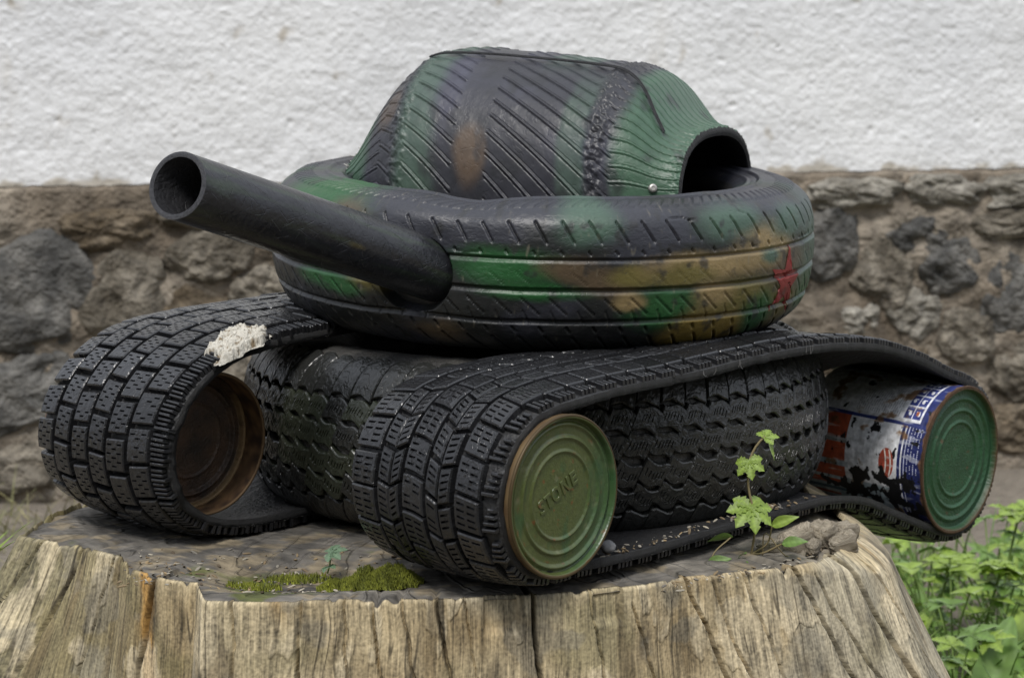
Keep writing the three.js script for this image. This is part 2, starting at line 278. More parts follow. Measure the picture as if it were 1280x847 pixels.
{
  const o = thing('tree_stump', 'wide weathered tree stump with cracked pale sides carrying the tyre tank', 'tree stump', [SC[0], GROUND, SC[1]]);
  const DY = -GROUND;
  // dense columns on the side that faces the camera
  const NA = 1250, angles = []; for (let i = 0; i <= NA; i++) angles.push(-1.55 + 3.1 * i / NA);
  const rest = 60; for (let i = 1; i < rest; i++) angles.push(1.55 + (2 * Math.PI - 3.1) * i / rest);
  const arc = []; { let s = 0; for (let i = 0; i < angles.length; i++) { if (i) s += stumpR(0) * 1.0 * (angles[i] - angles[i - 1]); arc.push(s); } const mid = arc[Math.round(NA / 2)]; for (let i = 0; i < arc.length; i++) arc[i] = arc[i] - mid; }
  const flare = (a, d) => { const side = smooth(0.5, 1.1, a) * 0.4 + smooth(-0.6, -1.2, a) * 0.6; return d * (0.08 + side * 0.9) + 0.5 * d * d * (0.5 + side); };
  const NV = 84;
  const side = grid(angles.length, NV, (u, v, i, j) => {
    const a = angles[i % angles.length], s = arc[i % angles.length], f = j / NV, d = f < 0.75 ? 0.16 * (f / 0.75) ** 1.25 : mix(0.16, 0.42, (f - 0.75) / 0.25);
    const round = mix(0.004, 0.03, smooth(0.72, 1.02, a));
    let r = stumpR(a) + flare(a, d) + 0.012 * fbm(s * 7, d * 3, 2, 3) + 0.0016 * fbm(s * 30, d * 6, 5, 3) * smooth(0, 0.02, d) + 0.0014 * fbm(s * 130, d * 14, 8, 3);
    r -= round * Math.max(0, 1 - d / round) ** 2;
    for (const [ca, lean, w, dep, st] of cracks) {
      const e = (a - ca) * stumpR(ca) - lean * d - 0.006 * fbm(d * 28 + ca * 40, ca * 9, 1, 2);
      if (Math.abs(e) < w * 3) r -= dep * smooth(w * 1.3, w * 0.2, Math.abs(e)) * smooth(st - 0.004, st + 0.012, d + 0.005) * (0.65 + 0.5 * N3(d * 20, ca * 31, 2));
    }
    // splinter steps: flakes that have broken off below the rim
    const fl = N3(Math.floor(s * 34 + 0.4 * N3(s * 10, 1, 1)) * 7.31, 1.7, 3.3); if (fl > 0.2 && a < 0.6) r -= 0.005 * smooth(0.008 + fl * 0.06, 0.004 + fl * 0.055, d) * smooth(0, 0.003, d + 0.002);
    const x = Math.sin(a) * r, z = Math.cos(a) * r;
    const cp = chip(s) * smooth(1.0, 0.75, a), rim = d === 0 ? topH(SC[0] + x, SC[1] + z) - 0.002 - cp : -d - cp * Math.max(0, 1 - d / 0.08);
    return { p: [x, DY + rim, z], uv: [clamp((s + 0.75) / 1.5), clamp(1 - d / 0.3, 0, 1)] };
  }, { closeU: true, flip: true });
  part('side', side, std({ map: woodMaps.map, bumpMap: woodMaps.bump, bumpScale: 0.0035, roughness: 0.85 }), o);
  const topTex = tex(1024, 1024, (u, v) => {
    const x = mix(-0.62, 0.5, u), z = mix(0.55, -0.55, v), R = Math.hypot(x - SC[0], z - SC[1]);
    const n = fbm(x * 8, 3, z * 8, 5), g = fbm(x * 45, 2, z * 45, 3), ring = fbm(R * 150 + 2 * n, 0.2, 0.3, 2), front = smooth(0.1, 0.32, x + 0.2 * n);
    let c = lerp3([0.07, 0.064, 0.056], [0.22, 0.2, 0.17], clamp(0.45 + n * 1.6));
    c = lerp3(c, [0.3, 0.26, 0.195], front * 0.7);
    c = lerp3(c, [0.3, 0.24, 0.15], smooth(0.08, 0.3, fbm(x * 22, 7, z * 34, 4) + 0.22 * smooth(0.2, 0.0, Math.hypot((x + 0.24) * 0.8, (z - 0.31) * 1.6))) * 0.7);
    c = lerp3(c, [0.1, 0.115, 0.02], smooth(0.12, 0.3, fbm(x * 16, 8, z * 16, 4) + 0.25 * smooth(0.16, 0.02, Math.hypot(x + 0.2, (z - 0.37) * 1.4)) - 0.12) * 0.8);
    return c.map((q) => 0.78 * q * clamp(1 + 1.3 * g + 0.5 * ring, 0.3, 1.8));
  }, true, false);
  const topBump = tex(1024, 1024, (u, v) => { const x = mix(-0.62, 0.5, u), z = mix(0.55, -0.55, v), R = Math.hypot(x - SC[0], z - SC[1]); return 0.5 + 0.5 * fbm(x * 60, 1, z * 60, 4) + 0.25 * fbm(R * 160, Math.atan2(x - SC[0], z - SC[1]) * 6, 1, 2) - 0.5 * smooth(0.03, 0.0, Math.abs(fbm(Math.atan2(x - SC[0], z - SC[1]) * 9, R * 7, 2, 3))); }, false, false);
  const top = grid(420, 130, (u, v) => {
    const i = Math.round(u * 420), k = i / 420, a = k < 0.8 ? mix(-1.55, 1.55, k / 0.8) : mix(1.55, 2 * Math.PI - 1.55, (k - 0.8) / 0.2), f = 1 - (1 - v) ** 1.6, round = mix(0.004, 0.03, smooth(0.72, 1.02, a));
    const s = stumpR(0) * a; let r0 = stumpR(a) - round + 0.001 + (Math.abs(a) < 1.55 ? 0.012 * fbm(s * 7, 0, 2, 3) + 0.0016 * fbm(s * 110, 0, 8, 3) : 0), crack = 0;
    for (const [ca, , w, dep] of cracks) { const e = Math.abs((a - ca) * stumpR(ca)); if (e < w * 3) crack = Math.max(crack, dep * smooth(w * 2.5, w * 0.5, e) * smooth(0.86, 1, f)); }
    r0 -= crack * 0.6;
    const r = r0 * f, x = Math.sin(a) * r, z = Math.cos(a) * r;
    return { p: [x, DY + topH(SC[0] + x, SC[1] + z) - crack * 0.5 - 0.006 * smooth(0.93, 1, f) * round / 0.03 - chip(s) * smooth(1.0, 0.75, a) * (Math.abs(a) < 1.55 ? 1 : 0) * smooth(0.955 + 0.03 * N3(s * 30, 2, 2), 1, f), z], uv: [(x + SC[0] + 0.62) / 1.12, 1 - (z + SC[1] + 0.55) / 1.1] };
  }, { closeU: true });
  { const q = top.attributes.uv; for (let i = 0; i < q.count; i++) q.setY(i, 1 - q.getY(i)); }
  { const q = top.attributes.uv; const p = top.attributes.position; for (let i = 0; i < q.count; i++) q.setY(i, (0.55 - (p.getZ(i) + SC[1])) / 1.1); }
  part('top_face', top, std({ map: topTex, bumpMap: topBump, bumpScale: 0.006, roughness: 0.95 }), o);
  // broken lumps standing up on the right of the rim
  seed = 5;
  const split = std({ vertexColors: true, roughness: 0.9, bumpMap: fineGrain, bumpScale: 0.002 });
  for (const [x, z, sx, sy, sz, ry, rz] of [[0.262, 0.258, 0.02, 0.011, 0.012, 0.5, 0.12], [0.288, 0.24, 0.016, 0.013, 0.014, 0.9, -0.1], [0.305, 0.262, 0.014, 0.007, 0.012, 0.3, 0.2], [0.236, 0.276, 0.013, 0.005, 0.007, 0.2, 0], [0.312, 0.225, 0.014, 0.009, 0.011, 0.7, -0.2], [0.275, 0.276, 0.011, 0.005, 0.006, 1.1, 0.1]]) {
    const k = rnd() * 90;
    const g = grid(36, 24, (u, v) => {
      const az = u * 2 * Math.PI, ev = (v - 0.5) * Math.PI, q = (c, e) => Math.sign(c) * Math.abs(c) ** e;
      const X = q(Math.cos(ev), 0.4) * q(Math.cos(az), 0.45), Z = q(Math.cos(ev), 0.4) * q(Math.sin(az), 0.45), Y = q(Math.sin(ev), 0.5);
      const lay = fbm(X * 0.8 + k, Y * 5, Z * 5, 3), n = 1 + 0.35 * fbm(X + k, Y, Z, 2) + 0.3 * lay;
      const t = clamp(0.5 + 1.4 * fbm(X * 2 + k, Y * 9, Z * 9, 3)), c = lerp3([0.2, 0.165, 0.115], [0.52, 0.45, 0.34], t);
      return { p: [X * n * sx * (1 - 0.35 * Z * X), Y * (1 + 0.5 * lay + 0.3 * X) * sy, Z * n * sz], c, uv: [X, Y] };
    }, { closeU: true });
    const m = part('wood_splinter', g, split, o); m.position.set(x - SC[0], DY + 0.001, z - SC[1]); m.rotation.set(0, ry, rz);
  }
}

// ---------------------------------------------------------------- tread blocks
// map(u, v, h) -> Vector3; a raised block with chamfered edges between u0..u1, v0..v1
// slits: { rows, cols, w, depth, stagger } cuts short sipes into the top
function block(map, u0, u1, v0, v1, h, opt = {}) {
  const j = opt.jitter || 0;                                       // uneven wear
  return blockShape(map, u0 + j * rr(-0.7, 0.7), u1 + j * rr(-0.7, 0.7), v0 + j * rr(-0.4, 0.4), v1 + j * rr(-0.4, 0.4), h + j * rr(-0.9, 0.5), opt);
}
function blockShape(map, u0, u1, v0, v1, h, { su = () => 0, sv = () => 0, nu = 2, nv = 2, bevel = 0.0011, taper = 0.0008, base = -0.001, c = [0.03, 0.03, 0.033], slits } = {}) {
  const axis = (a, b, n, inner) => { const d = Math.sign(b - a), L = [[a - d * taper, 0, 0], [a, 1, 0], [a + d * bevel, 2, 0]]; if (inner) for (const [f, cell] of inner) L.push([mix(a, b, f), 2, cell]); else for (let k = 1; k < n; k++) L.push([mix(a, b, k / n), 2, 0]); L.push([b - d * bevel, 2, 0], [b, 1, 0], [b + d * taper, 0, 0]); return L; };
  let ru, cv;
  if (slits) {
    const { rows, cols, w } = slits, hw = w / Math.abs(u1 - u0) / 2, e = hw * 0.35; ru = []; cv = [];
    for (let r = 0; r < rows; r++) { const m = 0.1 + 0.8 * (r + 0.5) / rows; ru.push([m - hw - e, 0], [m - hw + e, r + 1], [m + hw - e, r + 1], [m + hw + e, 0]); }
    const n = slits.stagger ? cols * 2 + 1 : cols, span = 0.84 / n;
    for (let q = 0; q < n; q++) { const m = 0.08 + span * q, g = span * (slits.inset || (slits.stagger ? 0.04 : 0.12)); cv.push([m + g, 0], [m + g + 0.05 * span + 0.004, q + 1], [m + span - g - 0.05 * span - 0.004, q + 1], [m + span - g, 0]); }
  }
  const U = axis(u0, u1, nu, ru), W = axis(v0, v1, nv, cv), hs = [base, h - bevel, h], pos = [], uv = [], idx = [], ou = rnd(), ov = rnd();
  for (const [u, a, r] of U) for (const [v, b, q] of W) {
    const cut = slits && r && q && (!slits.stagger || (r + q) % 2) && hash(r, q, Math.floor(ou * 999)) > 0.08 ? slits.depth : 0;
    const fu = (u - u0) / (u1 - u0), fv = (v - v0) / (v1 - v0), wave = slits && slits.wave ? slits.wave * ((W.findIndex((z) => z[0] === v) >> 1) % 2 ? 1 : -1) * (r ? 1 : 0) : 0, p = map(u + su(clamp(fv)) + wave, v + sv(clamp(fu)), hs[Math.min(a, b)] - cut);
    pos.push(p.x, p.y, p.z); uv.push(u * 7 + ou, v * 7 + ov);
  }
  const n = W.length;
  for (let i = 0; i < U.length - 1; i++) for (let j = 0; j < n - 1; j++) { const a = i * n + j, b = a + n; idx.push(a, b, b + 1, a, b + 1, a + 1); }
  let g = new THREE.BufferGeometry();
  g.setAttribute('position', new THREE.Float32BufferAttribute(pos, 3)); g.setAttribute('uv', new THREE.Float32BufferAttribute(uv, 2)); g.setIndex(idx);
  g = toCreasedNormals(g, 0.5);
  return tint(g, c);
}
const rub = (k) => { const q = 0.7 + 0.6 * k; return [0.0145 * q, 0.0147 * q, 0.016 * q]; };

// ---------------------------------------------------------------- the two tracks: loops of cut tyre tread
function loop(points) {                                            // closed path of the inner face in (t, y)
  const c = new THREE.CatmullRomCurve3(points.map(([t, y]) => V(t, y, 0)), true, 'centripetal');
  const n = 900, P = c.getSpacedPoints(n); let area = 0; for (let i = 0; i < n; i++) area += P[i].x * P[i + 1].y - P[i + 1].x * P[i].y;
  const len = c.getLength(), sg = Math.sign(area);
  const nor = P.map((p, i) => { const a = P[(i - 4 + n) % n], b = P[(i + 4) % n], d = b.clone().sub(a).normalize(); return V(d.y * sg, -d.x * sg, 0); });
  return { len, at(u) { let f = (u / len - Math.floor(u / len)) * n; const i = Math.min(n - 1, Math.floor(f)); f -= i; return [P[i].clone().lerp(P[i + 1], f), nor[i % n].clone().lerp(nor[(i + 1) % n], f).normalize()]; } };
}
function makeTrack(o, base, path, a0, w, thick, crown, sag) {
  const map = (u, v, h) => {                                       // v from the far edge to the near edge
    const [p, n] = path.at(u), e = (v / w - 0.5) * 2, hh = h + thick - crown * Math.abs(e) ** 2.6 + (sag ? sag(p, v / w) : 0);
    return V(p.x + n.x * hh - base[0], p.y + n.y * hh - base[2], a0 + v - base[1]);
  };
  const sec = []; const K = 18; for (let k = 0; k <= K; k++) sec.push([k / K, 0]); for (let k = K; k >= 0; k--) sec.push([k / K, -thick]);
  const ragged = (u) => 0.0018 * fbm(u * 60, 2, a0 * 9, 3) + 0.0022 * fbm(u * 14, 5, a0 * 9, 2);
  const band = grid(520, sec.length, (fu, fv, i, j) => {
    const u = fu * path.len, [f, h] = sec[j % sec.length], v = f * w + (f > 0.97 ? ragged(u) * 2 : f < 0.03 ? -ragged(u + 3) : 0), p = map(u, v, h);
    const d = clamp(0.5 + fbm(u * 30, v * 30, 3, 3));
    return { p: [p.x, p.y, p.z], uv: [u * 6, (v + (h < 0 ? 0.3 : 0)) * 6], c: lerp3([0.0125, 0.0126, 0.0135], [0.03, 0.028, 0.026], d * d * d) };
  }, { closeU: true, closeV: true });
  part('tread_band', band, M.carcass, o);
  return map;
}
const nearPath = loop([[0.4, 0.0125], [0.3, 0.0135], [0.2, 0.0135], [0.1, 0.0135], [0.035, 0.0165], [-0.0345, 0.0232], [-0.0625, 0.05], [-0.0715, 0.083], [-0.0615, 0.12], [-0.036, 0.1465], [0.0, 0.157], [0.07, 0.162], [0.16, 0.163], [0.26, 0.167], [0.36, 0.168], [0.43, 0.164], [0.5, 0.154], [0.57, 0.134], [0.625, 0.1125],
  [0.676, 0.094], [0.708, 0.064], [0.72, 0.022], [0.706, -0.022], [0.672, -0.051], [0.63, -0.0585], [0.575, -0.043], [0.52, -0.021], [0.46, 0.002]]);
{
  const base = [0.0, -0.09, 0.0], w = 0.172, a0 = -0.174;
  const o = thing('tank_track', 'tyre tread track nearest the camera, wrapped round a green-lidded tin', 'tyre tread', T(...base), YAW);
  const map = makeTrack(o, base, nearPath, a0, w, 0.0075, 0.006, (p, f) => (p.y > 0.09 ? -0.075 * clamp(1 - f) ** 1.6 * smooth(0.36, 0.47, p.x) * smooth(0.63, 0.52, p.x) : 0));
  const pitch = nearPath.len / 66, rest = [];
  seed = 31;
  for (let k = 0; k < 66; k++) {
    const u = k * pitch, [p] = nearPath.at(u), g = 0.003, single = p.x < 0.5 && (p.y > 0.03 || p.x < 0.0);
    const put = (geo, name = 'tread_block', seen = single) => { if (seen) part(name, geo, M.sipesNear, o); else rest.push(geo); };
    const cutA = { rows: 4, cols: 2, w: 0.0013, depth: 0.0024, wave: 0.0005 }, cutB = { ...cutA, cols: 1 }, ru = (sl = cutA) => ({ jitter: sl ? 0.0011 : 0, c: rub(rnd()), slits: single ? sl : undefined });
    // far shoulder, chevron pair, middle rib, chevron pair, near shoulder
    put(block(map, u, u + pitch - g, 0.004, 0.036, 0.0066, ru()));
    const V1 = (s) => ({ ...ru(cutB), su: (f) => s * f });
    put(block(map, u + 0.006, u + 0.006 + pitch - g, 0.0395, 0.0545, 0.0066, V1(-0.003)));
    put(block(map, u + 0.002, u + 0.002 + pitch - g, 0.0555, 0.0665, 0.0066, V1(0.005)));
    put(block(map, u + 0.016, u + 0.016 + pitch - g, 0.0705, 0.0945, 0.0068, { ...ru(), su: (f) => -0.004 * f * f }));
    put(block(map, u + 0.004, u + 0.004 + pitch - g, 0.0985, 0.1115, 0.0066, V1(-0.005)));
    put(block(map, u - 0.004, u - 0.004 + pitch - g, 0.1125, 0.126, 0.0066, V1(0.003)));
    const seenEdge = single || p.x > 0.3;
    put(block(map, u + 0.009, u + 0.009 + pitch - 0.003, 0.1305, 0.156, 0.0066, { ...ru(), su: (f) => -0.004 * f }), 'tread_block', seenEdge);
    // small ribs fanning out on the shoulder
    const fan = [];
    for (let q = 0; q < 4; q++) fan.push(block(map, u + 0.0075 + q * 0.0052, u + 0.0075 + q * 0.0052 + 0.0028, 0.157 + q * 0.0022, 0.1705, 0.0052, { ...ru(null), nu: 1, nv: 1, bevel: 0.0007, taper: 0.0004 }));
    put(merge(fan), 'shoulder_ribs', seenEdge);
  }
  if (rest.length) { const m = part('hidden_tread', merge(rest), M.sipesNear, o); m.userData.kind = 'stuff'; }
}
const farPath = loop([[0.4, 0.01], [0.25, 0.01], [0.1, 0.009], [0.0, 0.006], [-0.05, 0.009], [-0.09, 0.02], [-0.121, 0.046], [-0.131, 0.082], [-0.122, 0.118], [-0.098, 0.147], [-0.06, 0.168], [-0.01, 0.178], [0.06, 0.182], [0.15, 0.184], [0.25, 0.181], [0.36, 0.178], [0.45, 0.165], [0.52, 0.135], [0.56, 0.085], [0.53, 0.04], [0.47, 0.015]]);
let farMap;
{
  const base = [-0.05, -0.45, 0.0], w = 0.197, a0 = -0.555;
  const o = thing('tank_track', 'tyre tread track on the far left with a white foam splash on its edge', 'tyre tread', T(...base), YAW);
  const map = farMap = makeTrack(o, base, farPath, a0, w, 0.0075, 0.007);
  const n = 52, pitch = farPath.len / n, rest = []; seed = 41;
  const cut = { rows: 6, cols: 1, w: 0.001, depth: 0.0026, stagger: true };
  const rows = [[0.003, 0.031], [0.036, 0.0605], [0.0655, 0.089], [0.094, 0.117], [0.122, 0.148]];
  for (let k = 0; k < n; k++) {
    const u = k * pitch, [p] = farPath.at(u), single = p.x < 0.16 && (p.y > 0.03 || p.x < -0.06);
    const put = (geo, name = 'tread_block') => { if (single) part(name, geo, M.sipesFar, o); else rest.push(geo); };
    rows.forEach(([v0, v1], r) => { const off = [0, 0.45, 0.95, 0.4, 0.85][r] * pitch; put(block(map, u + off, u + off + pitch - 0.0042, v0, v1, 0.0088, { jitter: 0.0012, c: rub(rnd()), slits: single ? cut : undefined, su: (f) => (r % 2 ? -1 : 1) * 0.0012 * f })); });
    put(block(map, u + 0.006, u + 0.006 + pitch - 0.004, 0.153, 0.179, 0.0088, { jitter: 0.0012, c: rub(rnd()), slits: single ? cut : undefined, su: (f) => 0.002 * f }));
    const fan = [];
    for (let q = 0; q < 7; q++) { const c = rub(rnd()), L = rr(0.193, 0.1985); fan.push(block(map, u + 0.0055 + q * 0.004, u + 0.0055 + q * 0.004 + 0.0025, 0.1798, L, rr(0.0055, 0.0072), { c, nu: 1, nv: 2, bevel: 0.0006, taper: 0.0005 })); }
    put(merge(fan), 'shoulder_ribs');
  }
  if (rest.length) { const m = part('hidden_tread', merge(rest), M.sipesFar, o); m.userData.kind = 'stuff'; }
}
{ // dried white foam stuck on the far track's near edge
  const base = [-0.05, -0.45, 0.0], o = thing('dried_foam', 'crusty white foam patch stuck on the edge of the left track', 'foam', T(...base), YAW);
  const us = []; for (let u = 0; u < farPath.len; u += 0.002) { const [p] = farPath.at(u); if (p.y > 0.12) us.push([u, p.x]); }
  const find = (x) => us.reduce((b, q) => (Math.abs(q[1] - x) < Math.abs(b[1] - x) ? q : b))[0];
  const uA = find(-0.082), uB = find(0.006);
  const g = grid(90, 50, (fu, fv) => {
    const e = Math.hypot((fu - 0.5) * 2, (fv - 0.5) * 2), lim = 0.86 + 0.5 * fbm(fu * 4, fv * 4, 2, 3), inside = smooth(lim, lim - 0.16, e);
    const sq = lim < e ? lim / e : 1, U = 0.5 + (fu - 0.5) * sq, W = 0.5 + (fv - 0.5) * sq, n = fbm(U * 9, W * 7, 3, 4), m = fbm(U * 30, W * 22, 5, 3);
    const p = farMap(mix(uA, uB, U), mix(0.158, 0.21, W + 0.3 * (0.5 - U)), 0.003 + inside * (0.0065 + 0.007 * n + 0.005 * Math.abs(m)));
    return { p: [p.x, p.y, p.z], c: lerp3([0.56, 0.53, 0.46], [0.2, 0.15, 0.09], smooth(0.06, 0.32, fbm(U * 14, W * 12, 9, 3))), uv: [U, W] };
  });
  part('foam_crust', g, std({ vertexColors: true, roughness: 0.95, side: THREE.DoubleSide, bumpMap: fineGrain, bumpScale: 0.002 }), o);
}

// ---------------------------------------------------------------- tyres lying flat: the hull and the turret
function section(pts, n) { const c = new THREE.CatmullRomCurve3(pts.map(([r, y]) => V(r, y, 0)), true, 'centripetal'); const P = c.getSpacedPoints(n); return P.map((p, i) => { const a = P[(i - 2 + n) % n], b = P[(i + 2) % n], d = b.clone().sub(a).normalize(); return [p.x, p.y, d.y, -d.x]; }); }
{
  const o = thing('hull_tyre', 'worn black tyre lying flat between the tracks as the tank hull', 'tyre', T(0.315, -0.317, 0.002), 0);
  const R = 0.301, ht = 0.164;
  const sec = section([[0.185, 0.045], [0.195, 0.018], [0.23, 0.003], [0.262, 0.004], [0.284, 0.018], [0.295, 0.042], [0.3, 0.082], [0.295, 0.122], [0.284, 0.146], [0.262, 0.16], [0.23, 0.162], [0.195, 0.147], [0.185, 0.12], [0.2, 0.118], [0.24, 0.14], [0.275, 0.12], [0.283, 0.082], [0.275, 0.044], [0.24, 0.024], [0.2, 0.047]], 120);
  const g = grid(260, 120, (u, v, i, j) => {
    const a = u * 2 * Math.PI, [r, y, nr, ny] = sec[j % 120], d = 0.0015 * fbm(Math.cos(a) * 9, y * 40, Math.sin(a) * 9, 3), k = clamp(0.5 + fbm(Math.cos(a) * 14, y * 30, Math.sin(a) * 14, 3));
    return { p: [Math.sin(a) * (r + nr * d), y + ny * d, Math.cos(a) * (r + nr * d)], uv: [u * 12, v * 4], c: lerp3([0.022, 0.022, 0.022], [0.11, 0.103, 0.09], k * k) };
  }, { closeU: true, closeV: true });
  part('carcass', g, M.carcass, o);
  // tread surface over the shoulders: s = metres up across the tread
  const prof = new THREE.CatmullRomCurve3([[0.262, 0.003], [0.284, 0.0175], [0.2955, 0.042], [0.3005, 0.082], [0.2955, 0.122], [0.284, 0.1465], [0.262, 0.161]].map(([r, y]) => V(r, y, 0))), L = prof.getLength();
  const map = (u, v, h) => { const f = clamp(v / L), p = prof.getPointAt(f), d = prof.getTangentAt(f), r = p.x + d.y * h, a = u / R; return V(Math.sin(a) * r, p.y - d.x * h, Math.cos(a) * r); };
  const NP = 74, pitch = 2 * Math.PI * R / NP; seed = 61;
  // rows from the bottom: [v0, v1, stagger, slope of the zigzag, height]
  const rows = [[0.008, 0.0425, 0.0, 0.004, 0.005], [0.0465, 0.0655, 0.35, 0.008, 0.0056], [0.069, 0.0885, 0.7, 0.009, 0.006], [0.095, 0.1145, 0.1, 0.009, 0.006], [0.118, 0.137, 0.5, 0.008, 0.0056], [0.141, L - 0.006, 0.8, 0.004, 0.005]];
  const rest = [];
  rows.forEach(([v0, v1, st, sl, h], r) => {
    const vars = [0, 1, 2].map((q) => [0, 1, 2].map((e) => { const c = lerp3(rub(e * 0.4), e === 2 ? [0.05, 0.06, 0.03] : [0.035, 0.036, 0.03], 0.4); return block(map, st * pitch, st * pitch + pitch * (0.95 - q * 0.015), v0, v1, h - q * 0.0004, { c, su: (f) => (r < 3 ? 0.010 : 0.010) * (f - 0.5), sv: (f) => -sl * (f - 0.5) + 0.002 * Math.sin(f * 6.28 + r), nu: 4, nv: r === 0 || r === 5 ? 4 : 2, slits: r === 0 || r === 5 ? undefined : { rows: 6, cols: 1, w: 0.0009, depth: 0.001, inset: 0.3 } }); }));
    for (let k = 0; k < NP; k++) {
      const a = k / NP * 2 * Math.PI, q = Math.floor(rr(0, 2.99)), dg = ((a * 180 / Math.PI + 540) % 360) - 180;      // 0 faces the camera, + to the right
      const e = dg < -20 && dg > -75 && (r >= 1 && r <= 4) && rnd() < 0.55 ? 2 : Math.floor(rr(0, 1.99)), gq = vars[q][e];
      if ((dg > -98 && dg < -18) || (dg > 2 && dg < 88)) { const m = part('tread_block', gq, M.sipesHull, o); m.rotation.y = a; } else { const c = gq.clone(); c.rotateY(a); rest.push(c); }
    }
  });
  const m = part('hidden_tread', merge(rest), M.sipesHull, o); m.userData.kind = 'stuff';
}
// turret
const TUR = { p: [0.032, 0.261, 0.0], tiltZ: -0.02, tiltX: 0.05 };
const turSec = section([[0.172, -0.05], [0.182, -0.068], [0.21, -0.0775], [0.242, -0.075], [0.264, -0.062], [0.2765, -0.042], [0.282, -0.012], [0.282, 0.014], [0.2795, 0.036], [0.274, 0.051], [0.262, 0.061], [0.246, 0.0655], [0.226, 0.066], [0.205, 0.0615], [0.192, 0.052], [0.185, 0.042], [0.22, 0.05], [0.255, 0.04], [0.266, 0], [0.255, -0.045], [0.22, -0.055], [0.185, -0.045]], 420);
const camo = {
  dark: S(24, 26, 26), navy: S(42, 43, 50), green: S(28, 76, 36), olive: S(92, 84, 42), tan: S(130, 112, 76), ochre: S(118, 100, 44), teal: S(62, 84, 70), brown: S(76, 63, 46),
};
// [degrees round from the camera side, height, half extent in degrees, half height, colour]
const blobs = [[-7, 0.009, 10, 0.017, 'green'], [-3, -0.014, 9, 0.008, 'green'], [4, 0.008, 5, 0.012, 'brown'], [10, -0.004, 6, 0.012, 'brown'], [22.5, -0.03, 7.5, 0.019, 'green'], [15, -0.02, 3.5, 0.007, 'tan'], [16, 0.0, 5, 0.01, 'olive'], [34, 0.007, 14, 0.013, 'tan'], [27, -0.002, 7, 0.01, 'olive'],
  [36, -0.054, 11, 0.018, 'ochre'], [41, -0.026, 10, 0.018, 'olive'], [34, -0.022, 5, 0.012, 'tan'], [50, 0.02, 8, 0.022, 'tan'], [57, -0.04, 10, 0.02, 'olive'], [60, -0.005, 9, 0.02, 'brown'], [48, -0.048, 5, 0.02, 'green'], [75, -0.01, 11, 0.06, 'teal'], [70, -0.035, 6, 0.02, 'green'], [40, 0.046, 9, 0.015, 'teal'], [60, 0.04, 8, 0.015, 'teal'], [8, 0.05, 6, 0.018, 'teal'],
  [50, 0.012, 3, 0.008, 'teal'], [-56, 0.05, 15, 0.026, 'green'], [-44, 0.042, 6, 0.014, 'brown'], [-70, 0.03, 8, 0.02, 'brown'], [-22, -0.058, 6, 0.01, 'brown'], [-48, -0.02, 9, 0.01, 'green'], [-35, -0.008, 7, 0.012, 'olive'], [-90, 0.02, 10, 0.04, 'green'], [28, -0.06, 4, 0.01, 'ochre'], [130, 0.02, 20, 0.03, 'green'], [170, 0, 20, 0.04, 'tan'], [-130, 0.01, 20, 0.04, 'olive']];
function turretHeight(deg, y, r) {                                  // relief of the tread
  let h = 0.0016 * fbm(deg * 0.08, y * 20, 4, 3) * 1.2;
  const gro = (c, w, d) => { h -= d * smooth(w, w * 0.55, Math.abs(y - c + 0.0008 * fbm(deg * 0.15, c * 50, 1, 2))); };
  if (r > 0.26) { gro(0.016, 0.0022, 0.0022); gro(-0.0125, 0.0028, 0.0028); gro(-0.042, 0.0028, 0.0028); }
  const pitch = 5.2, cell = (x) => Math.abs(x / pitch - Math.round(x / pitch)) * pitch * 0.0049;                  // metres from the nearest slot
  const slot = (lo, hi, slant, off, w, d) => { if (y > lo && y < hi) h -= d * smooth(w, w * 0.4, cell(deg + off - (y - lo) * slant)) * smooth(lo, lo + 0.002, y) * smooth(hi, hi - 0.002, y); };
  if (r > 0.2) {
    slot(0.03, 0.052, -120, 0, 0.0013, 0.003); slot(0.0195, 0.0255, -160, 2, 0.0013, 0.0025); slot(-0.036, -0.018, -230, 1, 0.0014, 0.0016); slot(-0.046, -0.03, -100, 3, 0.0012, 0.0012);
    slot(-0.053, -0.046, -150, 0.5, 0.0014, 0.003); slot(-0.076, -0.056, -200, 1.5, 0.0015, 0.0034); slot(-0.008, 0.006, -260, 2.5, 0.001, 0.0008);
    if (y > 0.045 && r > 0.24 && r < 0.262) { const q = Math.abs(((deg + r * 160) / 2.6) % 1 + 1) % 1; h += 0.0014 * smooth(0.12, 0.3, q) * smooth(0.95, 0.8, q) * smooth(0.24, 0.243, r) * smooth(0.262, 0.258, r); }
   
    if (y > 0.03 && r < 0.24) h += 0.0022 * smooth(0.004, 0.0012, Math.abs(r - 0.226)) + 0.0012 * smooth(0.003, 0.001, Math.abs(r - 0.212));
    // weather cracks along the upper shoulder
    const cr = Math.abs(y - 0.052 - 0.006 * fbm(deg * 0.25, 3, 2, 4)); h -= 0.0018 * smooth(0.0009, 0.0002, cr) * smooth(0.08, 0.22, fbm(deg * 0.09, 5, 1, 2)) * (r > 0.24 && y > 0 ? 1 : 0);
    const cr2 = Math.abs(y - 0.021 - 0.004 * fbm(deg * 0.3, 8, 2, 4)); h -= 0.0014 * smooth(0.0009, 0.0002, cr2) * smooth(0.06, 0.2, fbm(deg * 0.1 + 4, 5, 1, 2));
  }
  // the tread is pressed in round the barrel
  h -= 0.022 * smooth(1.13, 1.04, Math.hypot((deg + 26.5) / 7.3, (y + 0.004) / 0.0335)) + 0.005 * smooth(16, 3, Math.hypot(deg + 26, (y + 0.008) / 0.004)) + 0.006 * smooth(16, 0, Math.abs(deg + 17)) * smooth(-0.03, 0.03, y);
  return h;
}
